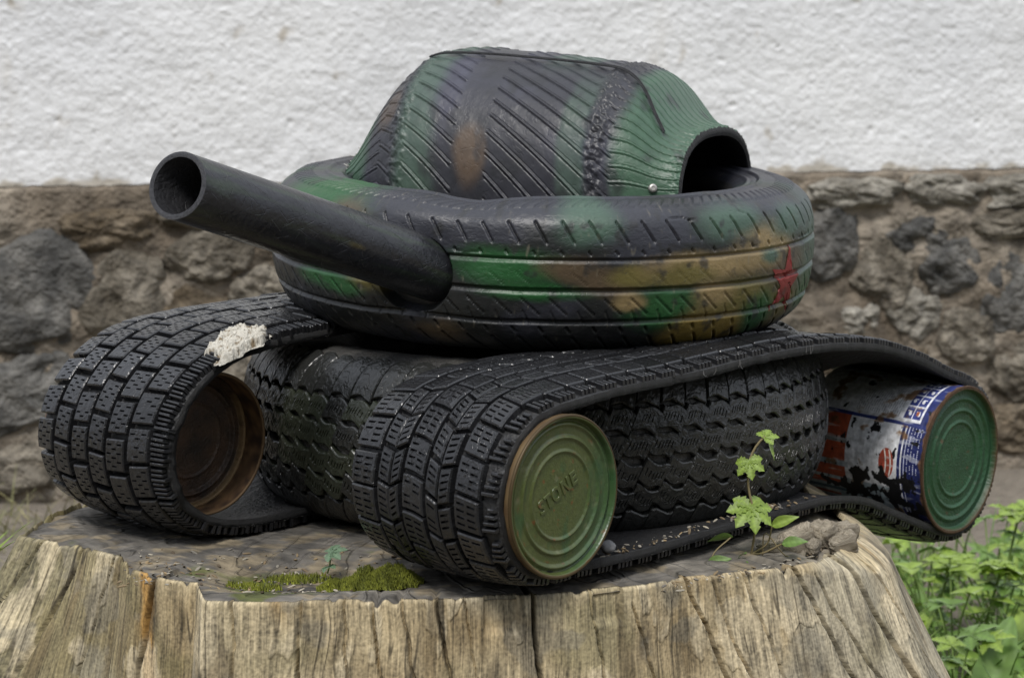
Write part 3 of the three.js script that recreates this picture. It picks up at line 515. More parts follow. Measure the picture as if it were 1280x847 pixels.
const turAngles = (() => { const L = []; for (let i = 0; i <= 1100; i++) L.push(-100 + 200 * i / 1100); for (let i = 1; i < 130; i++) L.push(100 + 160 * i / 130); return L; })();
function turretColor(deg, y, r) {
  const wx = 5 * fbm(deg * 0.06, y * 18, 2, 3), wy = 0.012 * fbm(deg * 0.06 + 9, y * 18, 5, 3), g = fbm(deg * 1.6, y * 300, 1, 2);
  let c = lerp3(camo.dark, camo.navy, smooth(0.0, 0.25, fbm(deg * 0.05, y * 16, 31, 3) + (y > 0.03 ? 0.3 : -0.05)));
  for (const [d, by, rd, ry, name] of blobs) {
    let dd = ((deg + wx - d + 540) % 360) - 180; const e = Math.hypot(dd / rd, (y + wy - by) / ry) / 1.18;
    if (e < 1.5) c = lerp3(c, camo[name], smooth(1.3, 0.35, e + 0.25 * g));
  }
  // scuffs down to the rubber, pale dust
  c = lerp3(c, S(34, 34, 34), smooth(0.12, 0.34, fbm(deg * 0.25, y * 55, 61, 4)) * 0.75);
  c = lerp3(c, S(120, 114, 98), smooth(0.25, 0.45, fbm(deg * 0.9, y * 60, 71, 3)) * 0.35);
  return c.map((q) => q * (1 + 0.35 * g));
}
{
  const o = thing('turret_tyre', 'camouflage painted car tyre lying flat as the tank turret', 'tyre', TUR.p, 0);
  o.rotation.set(TUR.tiltX, 0, TUR.tiltZ);
  const n = turAngles.length, cols = []; for (let j = 0; j < 232; j++) cols.push(j); for (let j = 232; j < 420; j += 6) cols.push(j);
  const g = grid(n, cols.length, (u, v, i, jj) => {
    const j = cols[jj % cols.length], deg = turAngles[i % n], a = deg * Math.PI / 180, [r, y, nr, ny] = turSec[j], outer = j < 225, h = outer ? turretHeight(deg, y, r) : 0;
    return { p: [Math.sin(a) * (r + nr * h), y + ny * h, Math.cos(a) * (r + nr * h)], uv: [deg / 360 * 9, j / 84], c: outer ? turretColor(deg, y, r) : [0.02, 0.02, 0.02] };
  }, { closeU: true, closeV: true });
  part('tread', g, M.paint, o);
  // red five-pointed star sprayed on the side
  const surf = (deg, y) => { let b = turSec[0]; for (let j = 60; j < 200; j++) if (turSec[j][0] > 0.25 && Math.abs(turSec[j][1] - y) < Math.abs(b[1] - y) || b[0] < 0.25) b = turSec[j]; const h = turretHeight(deg, y, b[0]) + 0.0006, a = deg * Math.PI / 180; return V(Math.sin(a) * (b[0] + b[2] * h), y + b[3] * h, Math.cos(a) * (b[0] + b[2] * h)); };
  const pos = [], C = [57.0, -0.019], K = 12, toD = 1 / (0.28 * Math.PI / 180);
  for (let k = 0; k < 10; k++) {
    const P = (q) => { const w = q % 2 ? 0.0135 : 0.035, an = q * Math.PI / 5 + 0.12; return [Math.sin(an) * w, Math.cos(an) * w * 1.05]; }, A = P(k), B = P(k + 1);
    const at = (i, j) => { const x = A[0] * i / K + B[0] * j / K, y = A[1] * i / K + B[1] * j / K; return surf(C[0] + x * toD, C[1] + y); };
    for (let i = 0; i < K; i++) for (let j = 0; j < K - i; j++) { pos.push(at(i, j), at(i, j + 1), at(i + 1, j)); if (i + j < K - 1) pos.push(at(i + 1, j), at(i, j + 1), at(i + 1, j + 1)); }
  }
  const sg = new THREE.BufferGeometry().setFromPoints(pos); sg.setAttribute('uv', new THREE.Float32BufferAttribute(pos.flatMap((p) => [p.x * 9, p.y * 9]), 2));
  sg.setAttribute('color', new THREE.Float32BufferAttribute(pos.flatMap((p) => { const n = fbm(p.x * 60, p.y * 60, p.z * 60, 3); return lerp3(S(124, 34, 30), S(78, 42, 34), smooth(0.05, 0.35, n)); }), 3));
  sg.computeVertexNormals();
  part('painted_star', sg, std({ vertexColors: true, roughness: 0.55, side: THREE.DoubleSide }), o, 'red five-pointed star');
}

// ---------------------------------------------------------------- cupola: a bent piece of tyre
{
  const o = thing('cupola', 'arched offcut of ribbed tyre painted green and black on top of the turret', 'tyre offcut', [0.03, 0.312, -0.028], -0.36);
  const prof = [[-0.175, 0.042], [-0.166, 0.056], [-0.154, 0.08], [-0.138, 0.106], [-0.116, 0.129], [-0.094, 0.1415], [-0.064, 0.1465], [-0.038, 0.1445], [0.022, 0.139], [0.098, 0.1295], [0.126, 0.124], [0.142, 0.114], [0.155, 0.097], [0.166, 0.081], [0.178, 0.07], [0.194, 0.064]];
  const H = (s) => { let k = 1; while (k < prof.length - 1 && prof[k][0] < s) k++; const p = prof[Math.max(0, k - 2)], a = prof[k - 1], b = prof[k], c = prof[Math.min(prof.length - 1, k + 1)], t = clamp((s - a[0]) / (b[0] - a[0])), m0 = (b[1] - p[1]) / (b[0] - p[0]) * (b[0] - a[0]), m1 = (c[1] - a[1]) / (c[0] - a[0]) * (b[0] - a[0]); return (2 * t ** 3 - 3 * t * t + 1) * a[1] + (t ** 3 - 2 * t * t + t) * m0 + (-2 * t ** 3 + 3 * t * t) * b[1] + (t ** 3 - t * t) * m1; };
  const B = (s) => 0.148 + 0.02 * smooth(0.2, 0.1, Math.abs(s)) - 0.03 * smooth(-0.08, -0.175, s);
  const pt = (s, f, d) => {                                         // f: 0 far foot .. 1 near foot
    const a = (1 - f) * Math.PI, sg = Math.sign(Math.cos(-a)), c = Math.cos(a), q = Math.sin(a), h = H(s), b = B(s);
    const z = Math.sign(c) * Math.abs(c) ** 0.85 * b, y = Math.abs(q) ** 0.85 * h, nl = Math.hypot(z / b / b, y / h / h) || 1;
    return [s, y + (y / h / h) / nl * d - 0.022 * (1 - Math.abs(q)) ** 3, z + (z / b / b) / nl * d];
  };
  const relief = (s, f) => {
    const L = f * 0.42; let h = 0.0016 * fbm(s * 25, L * 25, 1, 3);
    const band = Math.abs(s + 0.018) < 0.018, sh = smooth(0.014, 0.004, Math.abs(s - 0.112 + 0.004 * N3(L * 30, 1, 1))), shl = smooth(0.014, 0.004, Math.abs(s + 0.098 + 0.004 * N3(L * 30, 4, 1)));
    const flareRib = s > 0.128 || s < -0.122, ph = (L + (flareRib ? 0.12 : 0.62) * s * (flareRib ? 1 : -1)) / (flareRib ? 0.0125 : 0.0165), tri = Math.abs(ph - Math.floor(ph) - 0.5) * 2;
    if (!band) h += (flareRib ? 0.0009 : 0.0013) * (smooth(0.8, 0.93, tri) - smooth(0.68, 0.76, tri) * smooth(0.84, 0.78, tri) * 0.9) * (1 - Math.max(sh, shl));
    h += Math.max(sh, shl) * (0.002 + 0.005 * fbm(s * 190, L * 150, 3, 3)) + smooth(0.175, 0.198, s) * 0.004 * fbm(s * 220, L * 200, 5, 2);
    return h;
  };
  const paint = (s, f) => {
    const L = f * 0.42, n = fbm(s * 9, L * 9, 17, 4), g = fbm(s * 120, L * 120, 5, 2), x = s + 0.02 * n;
    const gr = S(66, 86, 72), gr2 = S(62, 92, 70), dk = S(40, 40, 46), nv = S(58, 58, 70);
    let c = lerp3(dk, nv, smooth(-0.1, 0.25, n));
    c = lerp3(c, S(34, 34, 38), smooth(0.024, 0.012, Math.abs(s + 0.018)) * 0.6); c = lerp3(c, gr, smooth(0.03, 0.01, Math.abs(x + 0.078)) * 0.75); c = lerp3(c, gr2, smooth(0.124, 0.138, x) * 0.85);
    c = lerp3(c, gr, smooth(0.03, 0.016, Math.abs(x - 0.055)) * smooth(0.7, 0.5, f) * 0.75); c = lerp3(c, gr, smooth(0.02, 0.01, Math.abs(x - 0.09)) * smooth(0.6, 0.8, f) * 0.6);
    c = lerp3(c, gr2, smooth(-0.135, -0.155, x) * 0.8);
    c = lerp3(c, S(92, 74, 56), smooth(1.1, 0.5, Math.hypot((x + 0.02) / 0.019, (L - 0.38) / 0.028)) * 0.75);
    c = lerp3(c, S(80, 65, 50), smooth(1.1, 0.5, Math.hypot((x + 0.12) / 0.018, (L - 0.33) / 0.03)) * 0.6);
    c = lerp3(c, S(32, 32, 35), smooth(0.1, 0.3, fbm(s * 30, L * 22, 27, 4)) * 0.7); c = lerp3(c, S(34, 34, 37), smooth(0.012, 0.005, Math.abs(s - 0.112)) * 0.6);
    return c.map((q) => q * (1 + 0.4 * g));
  };
  const NS = 260, NF = 600, th = 0.009, rag = (f) => 0.012 * fbm(f * 22, 2, 1, 4);
  const s0 = -0.175, s1 = 0.194;
  const outer = (u, v) => { const s = mix(s0 + rag(v * 2), s1, u); return { p: pt(s, v, relief(s, v)), c: paint(s, v), uv: [s * 6, v * 2.5] }; };
  const inner = (u, v) => { const s = mix(s0 + rag(v * 2), s1, u); return { p: pt(s, v, -th), c: [0.02, 0.02, 0.021], uv: [s * 6, v * 2.5] }; };
  const rimC = (v) => lerp3([0.02, 0.02, 0.021], [0.05, 0.05, 0.052], clamp(0.5 + fbm(v * 60, 1, 1, 2)));
  part('tread', grid(NS, NF, outer, { flip: true }), M.paint, o);
  part('lining', grid(60, 60, inner), M.rubber, o);
  for (const e of [0, 1]) part('cut_edge', grid(3, NF, (u, v) => { const s = e ? s1 : s0 + rag(v * 2), k = u; return { p: pt(s + (e ? 1 : -1) * 0.002 * Math.sin(k * Math.PI), v, mix(relief(s, v), -th, k)), c: rimC(v), uv: [k, v * 9] }; }, { flip: !e }), std({ vertexColors: true, roughness: 0.8, side: THREE.DoubleSide, bumpMap: fineGrain, bumpScale: 0.002 }), o);
  for (const e of [0, 1]) part('foot_edge', grid(40, 2, (u, v) => { const s = mix(s0, s1, u); return { p: pt(s, e, mix(relief(s, e), -th, v)), c: [0.03, 0.03, 0.03], uv: [u, v] }; }), std({ vertexColors: true, roughness: 0.8, side: THREE.DoubleSide }), o);
  // thin wire running along the crown and down the flare
  const wire = (df) => new THREE.TubeGeometry(new THREE.CatmullRomCurve3([[-0.1, 0.6], [-0.08, 0.615], [-0.03, 0.615], [0.04, 0.61], [0.085, 0.605], [0.112, 0.61], [0.13, 0.635], [0.145, 0.665], [0.158, 0.7], [0.17, 0.735]].map(([s, f]) => V(...pt(s, f + df * (0.5 + 8 * (s + 0.02) ** 2), 0.0045)))), 80, 0.0009, 6);
  part('wire', wire(0), M.rubberPlain, o); part('wire', wire(0.012), M.rubberPlain, o);
  const scr = new THREE.LatheGeometry([[0, 0.0025], [0.0015, 0.0022], [0.002, 0.0028], [0.0038, 0.0022], [0.0044, 0.0008], [0.0044, -0.002]].map(([r, y]) => new THREE.Vector2(r, y)), 20);
  const sp = V(...pt(0.17, 0.935, 0.002)), m = part('screw', scr, std({ color: lin(0.42, 0.4, 0.37), metalness: 0.8, roughness: 0.45 }), o); m.position.copy(sp); m.rotation.set(1.35, 0, -0.5);
  // torn white cords at the ragged left cut
  seed = 17; const cords = [];
  for (let k = 0; k < 46; k++) { const f = rr(0.5, 0.97), p = V(...pt(s0 + 0.001, f, -th * rnd())); const q = p.clone().add(V(-rr(0.002, 0.008), rr(-0.002, 0.004), rr(-0.003, 0.003))); cords.push(new THREE.TubeGeometry(new THREE.CatmullRomCurve3([p.clone().add(V(0.004, 0, 0)), p, q]), 4, 0.0006, 4)); }
  const cm = part('torn_cords', merge(cords), std({ color: lin(0.4, 0.39, 0.36), roughness: 0.9 }), o); cm.userData.kind = 'stuff';
}

// ---------------------------------------------------------------- gun barrel
{
  const end = V(-0.052, 0.24, 0.215), mz = V(-0.282, 0.3395, 0.416), len = end.distanceTo(mz);
  const o = thing('gun_barrel', 'scuffed black plastic pipe pushed into the turret tyre as a gun barrel', 'pipe', end.toArray(), 0);
  o.quaternion.setFromUnitVectors(V(0, 0, 1), mz.clone().sub(end).normalize());
  const R = 0.0292, r = 0.0246, fwd = mz.clone().sub(end).normalize(), nL = fwd.clone().addScaledVector(V(0.25, 0.02, 1).normalize(), 0.42).applyQuaternion(o.quaternion.clone().invert()), cut = (x, y) => -(nL.x * x + nL.y * y) / nL.z;   // the saw cut is a little oblique
  const skin = (u, l) => { const n = fbm(Math.cos(u * 6.283) * 3, l * 14, Math.sin(u * 6.283) * 3, 4), s = fbm(u * 40, l * 60, 2, 3); let c = lerp3([0.013, 0.0135, 0.016], [0.034, 0.035, 0.042], clamp(0.4 + s)); c = lerp3(c, [0.035, 0.05, 0.03], smooth(0.05, 0.35, n) * 0.7); return lerp3(c, [0.1, 0.08, 0.03], smooth(0.3, 0.45, fbm(u * 9, l * 22, 12, 3)) * 0.7).map((q) => q * 1.8); };
  const scuffs = () => {
    seed = 71; const L = []; for (let k = 0; k < 520; k++) L.push([rnd(), rnd(), rr(-1.3, 1.3), rr(0.01, 0.07), rr(0.15, 1) ** 2]);
    const a = new Float32Array(1024 * 512);
    for (const [x, y, an, le, st] of L) for (let q = 0; q < 200; q++) { const t = (q / 200 - 0.5) * le, i = Math.floor(((x + Math.cos(an) * t) % 1 + 1) % 1 * 1024), j = Math.floor(((y + Math.sin(an) * t * 2) % 1 + 1) % 1 * 512); a[j * 1024 + i] = Math.max(a[j * 1024 + i], st); }
    return (u, v) => a[Math.floor(v * 512) * 1024 + Math.floor(u * 1024)];
  };
  const sa = scuffs(), scratches = tex(1024, 512, (u, v) => 0.7 + 0.25 * tileNoise(u, v, 50, 3) - 0.6 * sa(u, v), false), scuffMap = tex(1024, 512, (u, v) => 0.42 + 0.12 * tileNoise(u, v, 12, 4) + 0.55 * sa(u, v), false);
  const mat = std({ vertexColors: true, map: scuffMap, roughness: 0.29, bumpMap: scratches, bumpScale: 0.0008 });
  const tube = (rad, flip) => grid(96, 40, (u, v) => { const a = u * 2 * Math.PI, x = Math.cos(a) * rad, y = Math.sin(a) * rad, zz = v * (len + cut(x, y)); return { p: [x, y, zz], uv: [u * 1, v * 2], c: flip ? [0.02, 0.02, 0.022] : skin(u, v * len) }; }, { flip });
  part('outer_wall', tube(R, false), mat, o);
  part('bore', tube(r, true), M.rubber, o);
  part('muzzle_rim', grid(96, 4, (u, v) => { const a = u * 2 * Math.PI, rad = mix(R, r, v), x = Math.cos(a) * rad, y = Math.sin(a) * rad; return { p: [x, y, len + cut(x, y) + 0.0006 * Math.sin(v * Math.PI) + 0.0005 * N3(u * 80, v * 3, 1) * Math.sin(v * Math.PI)], c: lerp3([0.03, 0.032, 0.038], [0.11, 0.11, 0.12], clamp(0.5 + fbm(u * 70, v * 4, 1, 2))), uv: [u * 3, v] }; }, { closeU: true }), std({ vertexColors: true, roughness: 0.6, bumpMap: fineGrain, bumpScale: 0.001 }), o);
}

// ---------------------------------------------------------------- tin cans (axis along local z, visible end at +z)
function lid(R, rings, colour) {
  const pr = (r) => { const f = r / R; let z = -0.004; for (const [c, w, d] of rings) z += d * smooth(w, 0, Math.abs(f - c)); if (f > 0.93) z = mix(z, 0.0015, smooth(0.93, 0.955, f)); if (f > 0.985) z -= 0.0015 * ((f - 0.985) / 0.015) ** 2; return z; };
  return grid(128, 110, (u, v) => { const a = u * 2 * Math.PI, r = R * v, x = Math.cos(a) * r, y = Math.sin(a) * r; return { p: [x, y, pr(r) + 0.0004 * fbm(x * 40, y * 40, 1, 2)], c: colour(x / R, y / R, v), uv: [x * 8, y * 8] }; }, { closeU: true });
}
const lidBump = tex(512, 512, (u, v) => 0.5 + 0.6 * tileNoise(u, v, 90, 3), false);
const shell = (R, len, colour, uvs, n = 96, m = 40) => grid(n, m, (u, v) => { const a = u * 2 * Math.PI, z = -len * (1 - v), bead = 0.0008 * smooth(0.004, 0.001, Math.abs(z + 0.004)); return { p: [Math.cos(a) * (R - 0.001 + bead), Math.sin(a) * (R - 0.001 + bead), z], c: colour ? colour(a, z) : undefined, uv: uvs ? [v, u] : [u * 4, v * 2] }; });
const bead = (R) => new THREE.TorusGeometry(R - 0.0012, 0.0016, 8, 96);
{ // near front can
  const R = 0.0675, o = thing('tin_can', 'tin can with an olive green ringed lid inside the near track', 'tin can', T(0, 0.003, 0.0835), YAW);
  const col = (x, y) => {
    const n = fbm(x * 3, y * 3, 2, 4), g = fbm(x * 24, y * 14, 5, 3), e = Math.hypot(x, y);
    let c = lerp3(S(92, 106, 54), S(106, 114, 64), clamp(0.5 + n)); c = lerp3(c, S(50, 108, 72), smooth(0.35, 0.95, x * 0.9 - y * 0.25 + 0.5 * n + e * 0.25) * 0.5);
    c = lerp3(c, S(60, 104, 62), smooth(0.12, 0.35, fbm(x * 5, y * 2.5, 15, 3)) * 0.6); c = lerp3(c, S(150, 152, 116), smooth(0.22, 0.42, fbm(x * 7, y * 6, 25, 4)) * 0.5);
    c = lerp3(c, S(150, 82, 40), clamp(smooth(0.26, 0.4, fbm(x * 11, y * 11, 35, 3)) * 0.7 + smooth(0.95, 0.985, e) * smooth(0.3, 0.7, 0.6 * fbm(x * 3, y * 3, 45, 2) - y * 0.8) ));
    return c.map((q) => 0.52 * q * (1 + 0.5 * g));
  };
  part('lid', lid(R, [[0.54, 0.035, 0.0016], [0.71, 0.04, 0.002], [0.875, 0.045, 0.0022]], col), std({ vertexColors: true, roughness: 0.34, bumpMap: lidBump, bumpScale: 0.0002 }), o);
  part('body', shell(R, 0.11, (a, z) => lerp3(S(110, 92, 60), S(70, 48, 32), clamp(0.5 + fbm(Math.cos(a) * 4, Math.sin(a) * 4, z * 40, 3)))), std({ vertexColors: true, roughness: 0.6, metalness: 0.2 }), o);
  const b = part('rim_bead', tint(bead(R), S(74, 60, 36)), std({ vertexColors: true, roughness: 0.5, metalness: 0.4 }), o); b.position.z = 0.0002;
  const font = await new FontLoader().loadAsync('fonts/droid/droid_sans_bold.typeface.json');
  const tg = new TextGeometry('STONE', { font, size: 0.0118, depth: 0.0012, curveSegments: 4, bevelEnabled: true, bevelThickness: 0.0005, bevelSize: 0.0003, bevelSegments: 1 });
  tg.computeBoundingBox(); tg.translate(-tg.boundingBox.max.x / 2, -0.0059, 0);
  const pp = tg.attributes.position, cc = []; for (let i = 0; i < pp.count; i++) cc.push(...lerp3(col(pp.getX(i) / R, pp.getY(i) / R), S(120, 62, 42), smooth(0.24, 0.36, fbm(pp.getX(i) * 70, pp.getY(i) * 70, 3, 2)) * 0.6));
  tg.setAttribute('color', new THREE.Float32BufferAttribute(cc, 3));
  const t = part('embossed_lettering', tg, std({ vertexColors: true, roughness: 0.4 }), o); t.position.set(-0.004, 0.003, -0.0046); t.rotation.z = 0.43;
}
{ // rear paint can with its torn label
  const R = 0.078, len = 0.15, o = thing('paint_tin', 'rusty paint tin with a flaking white, orange and blue label and green lid', 'tin can', T(0.633, 0.004, 0.0215), YAW);
  o.rotation.z = 0; o.rotateX(0.05);
  const col = (x, y) => {
    const n = fbm(x * 4, y * 4, 2, 4), g = fbm(x * 40, y * 40, 5, 2), e = Math.hypot(x, y);
    let c = lerp3(S(40, 86, 52), S(58, 112, 72), clamp(0.5 + n * 1.2)); c = lerp3(c, S(128, 140, 120), smooth(0.24, 0.42, fbm(x * 9, y * 9, 25, 4)) * 0.5);
    c = lerp3(c, S(112, 78, 48), clamp(smooth(0.28, 0.42, fbm(x * 8, y * 8, 35, 4)) * 0.8 + smooth(0.93, 0.97, e + 0.03 * n) * 0.9)); return c.map((q) => 0.5 * q * (1 + 0.45 * g));
  };
  part('lid', lid(R, [[0.5, 0.04, 0.0016], [0.66, 0.04, 0.002], [0.82, 0.05, 0.0022]], col), std({ vertexColors: true, roughness: 0.5, bumpMap: lidBump, bumpScale: 0.0006 }), o);
  // label drawn flat: x = far end to near end, y = angle; 0.5 of the height is the side facing the front of the tank
  const W = 768, Hh = 2048, cv = document.createElement('canvas'); cv.width = W; cv.height = Hh; const x = cv.getContext('2d');
  const A = (deg) => Hh * (1 - deg / 360), X = (a) => W * (a + len) / len;                 // a: metres from the near end (negative inward)
  const rect = (a0, a1, d0, d1, f) => { x.fillStyle = f; x.fillRect(X(a0), A(d1), X(a1) - X(a0), A(d0) - A(d1)); };
  rect(-len, 0, 0, 360, '#d6d8dc');
  rect(-len, 0, 200, 300, '#8fa3ac'); rect(-len, 0, 0, 30, '#20262f'); rect(-len, 0, 225, 360, '#30363f');
  rect(-0.03, 0, 145, 360, '#18236a'); rect(-0.012, 0, 60, 147, '#1f2c78');
  rect(-0.0265, -0.0248, 147, 300, '#d8dae2'); rect(-0.0222, -0.0212, 147, 235, '#b9bfdc');
  rect(-len, -0.004, 145.5, 148.5, '#23307e');
  rect(-0.0355, -0.012, 92, 144, '#dfe1ea');
  for (let r = 0; r < 4; r++) for (let c = 0; c < 2; c++) rect(-0.034 + c * 0.0103, -0.034 + c * 0.0103 + 0.0093, 94 + r * 12.4, 94 + r * 12.4 + 11, '#27368f');
  x.fillStyle = '#e6e6ea'; for (let r = 0; r < 4; r++) for (let c = 0; c < 2; c++) { const px = X(-0.0294 + c * 0.0103), py = A(99.5 + r * 12.4); x.beginPath(); x.ellipse(px + (r % 2 ? 6 : -5), py - 4, 9, 12, 0.4, 0, 7); x.fill(); x.fillRect(px - 12, py + 6, 24, 5); }
  x.fillStyle = '#b8562a'; x.fillRect(X(-0.0293 + 0.0103) - 10, A(137) - 10, 16, 22);
  // orange picture with grey bars at the far end
  rect(-len, -0.094, 148.5, 207, '#c4471f'); rect(-len, -0.093, 168, 171.5, '#8d8d86'); rect(-len, -0.09, 186, 190.5, '#8aa2ac'); rect(-len, -0.098, 200, 203, '#9fb4bd');
  for (let r = 0; r < 7; r++) rect(-len, -0.095 + 0.012 * Math.sin(r * 2.3), 205 + r * 6, 208 + r * 6, r % 2 ? '#3d5b6c' : '#b04a30');
  // red globe emblem with two bands
  x.fillStyle = '#bb3c22'; x.beginPath(); x.ellipse(X(-0.043), A(180), 46, 66, 0, 0, 7); x.fill();
  x.strokeStyle = '#e3ddd2'; x.lineWidth = 8; for (const k of [-0.2, 0.45]) { x.beginPath(); x.moveTo(X(-0.043) + 46 * k - 4, A(180) - 58); x.quadraticCurveTo(X(-0.043) + 46 * k + 22, A(180), X(-0.043) + 46 * k - 8, A(180) + 60); x.stroke(); }
  // small print: rows of fine lines
  seed = 88; x.fillStyle = '#cfd3ea'; for (let r = 0; r < 4; r++) for (let d = 150; d < 186; d += 1.4) if (rnd() > 0.22) x.fillRect(X(-0.0185 + r * 0.0038), A(d), 5, 5);
  x.fillStyle = '#7d8088'; for (let c = 0; c < 20; c++) for (let d = 100; d < 143; d += 1.2) if (rnd() > 0.25) x.fillRect(X(-0.092 + c * 0.0027), A(d), 4, 5);
  const im = x.getImageData(0, 0, W, Hh), D = im.data;
  for (let j = 0; j < Hh; j++) for (let i = 0; i < W; i++) {
    const a = i / W * len - len, deg = 360 * (1 - j / Hh), arc = deg * 0.00136, k = (j * W + i) * 4;
    const low = smooth(168, 215, deg) * smooth(0.075, 0.03, Math.abs(a + 0.048)), flake = fbm(a * 70, arc * 55, 4, 4) + 0.1 * fbm(a * 380, arc * 380, 6, 2);
    const b = smooth(0.17, 0.21, flake + low * 0.3 - 0.03 - (deg < 150 ? 0.15 : 0)), rust = smooth(0.14, 0.32, fbm(a * 45, arc * 45, 14, 4) + (deg < 150 && deg > 60 ? 0.06 : -0.08) + smooth(-0.006, 0, a) * 0.5), grime = 1 + 0.35 * fbm(a * 160, arc * 160, 8, 3);
    const dk = [20, 20, 22], ru = [112, 78, 46];
    const lum = (D[k] + D[k + 1] + D[k + 2]) / 3, scrape = smooth(0.12, 0.26, fbm(a * 30, arc * 120, 24, 3)) * 0.6;
    for (let m = 0; m < 3; m++) D[k + m] = clamp(mix(mix(mix(mix(D[k + m], lum, 0.3), [196, 198, 200][m], scrape), ru[m], rust * 0.8), dk[m], b) * grime, 0, 255);
  }
  x.putImageData(im, 0, 0);
  const lt = new THREE.CanvasTexture(cv); lt.colorSpace = THREE.SRGBColorSpace; lt.magFilter = THREE.LinearFilter; lt.flipY = true;
  const body = shell(R, len, null, true, 128, 20);
  part('label', body, std({ map: lt, roughness: 0.5, bumpMap: fineGrain, bumpScale: 0.0006 }), o, 'flaking printed label in white, orange and blue');
  const b = part('rim_bead', tint(bead(R), S(84, 60, 40)), std({ vertexColors: true, roughness: 0.7, metalness: 0.3, bumpMap: fineGrain, bumpScale: 0.001 }), o); b.position.z = 0.0002;
}
{ // far front can, rusted
  const R = 0.067, len = 0.172, o = thing('tin_can', 'rusty brown tin can set deep inside the far left track', 'tin can', T(-0.058, -0.392, 0.0835), YAW);
  const col = (x, y) => { const n = fbm(x * 3, y * 3, 12, 4), g = fbm(x * 20, y * 20, 5, 3), e = Math.hypot(x, y); let c = lerp3([0.035, 0.026, 0.02], [0.1, 0.058, 0.034], clamp(0.45 + n * 1.3)); c = lerp3(c, [0.3, 0.2, 0.1], smooth(0.9, 0.97, e) * smooth(-0.3, 0.3, -y + x * 0.4 + n)); return c.map((q) => q * (1 + 0.5 * g)); };
  part('lid', lid(R * 0.97, [[0.8, 0.06, 0.004], [0.55, 0.04, 0.0016]], col), std({ vertexColors: true, roughness: 0.5, bumpMap: lidBump, bumpScale: 0.001 }), o).position.z = -0.026;
  part('inner_wall', grid(96, 10, (u, v) => { const a = u * 2 * Math.PI, r = R * 0.965, z = -0.028 * v; return { p: [Math.cos(a) * r, Math.sin(a) * r, z], c: lerp3([0.05, 0.03, 0.02], [0.26, 0.15, 0.07], clamp(0.35 + fbm(Math.cos(a) * 5, Math.sin(a) * 5, z * 90, 3) * 1.6)), uv: [u * 4, v] }; }, { closeU: true }), std({ vertexColors: true, roughness: 0.6, side: THREE.DoubleSide }), o);
  part('body', shell(R, len, (a, z) => lerp3([0.07, 0.03, 0.018], [0.15, 0.075, 0.045], clamp(0.5 + fbm(Math.cos(a) * 4, Math.sin(a) * 4, z * 40, 3)))), std({ vertexColors: true, roughness: 0.7 }), o);
  for (const z of [0.0002, -len]) { const b = part('rim_bead', tint(bead(R), z < 0 ? [0.16, 0.09, 0.06] : [0.16, 0.1, 0.05]), std({ vertexColors: true, roughness: 0.6, metalness: 0.3 }), o); b.position.z = z; }
}

// ---------------------------------------------------------------- plants
const leafMat = (c, t = 0.35) => new THREE.MeshPhysicalMaterial({ color: lin(...c), vertexColors: true, roughness: 0.55, transmission: t, thickness: 0, side: THREE.DoubleSide });
// one toothed blade from (0,0,0) along +x, bent down at the tip; width profile p(f)
function blade(len, wid, { teeth = 0, depth = 0.3, droop = 0.2, fold = 0.25, n = 14, tone = [1, 1, 1], prof = (f) => Math.sin(Math.PI * f ** 0.75) } = {}) {
  return grid(n, 4, (u, v) => {
    let w = wid * prof(u) + 0.0003; if (teeth) { const k = u * teeth; w *= 1 - depth * (k - Math.floor(k)); }
    const e = (v - 0.5) * 2, z = e * w, vein = Math.abs(e) < 0.1 ? 1.35 : 1, q = (1 + 0.3 * fbm(u * 6, e * 2, len * 90, 2) + (n > 12 ? 0.14 * Math.sin(u * n * 2.1 - Math.abs(e) * 3) : 0)) * vein;
    return { p: [u * len, fold * Math.abs(z) - droop * len * u * u + 0.05 * len * fbm(u * 3, e * 1.5, len * 70, 2), z], c: tone.map((t) => t * q), uv: [u, v] };
  });
}
function palmate(R, lobes, opt = {}) {
  const L = []; for (let k = 0; k < lobes; k++) { const f = lobes > 1 ? k / (lobes - 1) * 2 - 1 : 0, g = blade(R * (1 - 0.28 * f * f), R * (opt.wide || 0.24), { teeth: 4, depth: 0.45, n: 18, fold: 0.3, droop: 0.22, prof: (q) => Math.sin(Math.PI * (0.06 + 0.94 * q) ** 1.15) ** 0.8, tone: opt.tone || [1, 1, 1] }); g.rotateY(-f * (opt.spread || 2.0)); L.push(g); }
  return merge(L);
}
const stemGeo = (pts, r) => tint(new THREE.TubeGeometry(new THREE.CatmullRomCurve3(pts.map((p) => V(...p))), 18, r, 6), [1, 1, 1]);
function addLeaf(o, geo, mat, p, ry, rx = 0, rz = 0) { const m = part('leaf', geo, mat, o); m.position.set(...p); m.rotation.set(rx, ry, rz, 'YXZ'); return m; }
const greenA = leafMat([0.22, 0.32, 0.04]), greenB = leafMat([0.13, 0.23, 0.04]), greenC = leafMat([0.12, 0.2, 0.11]), stemM = std({ color: lin(0.2, 0.16, 0.08), roughness: 0.7 }), stemG = std({ color: lin(0.16, 0.24, 0.06), roughness: 0.7 });
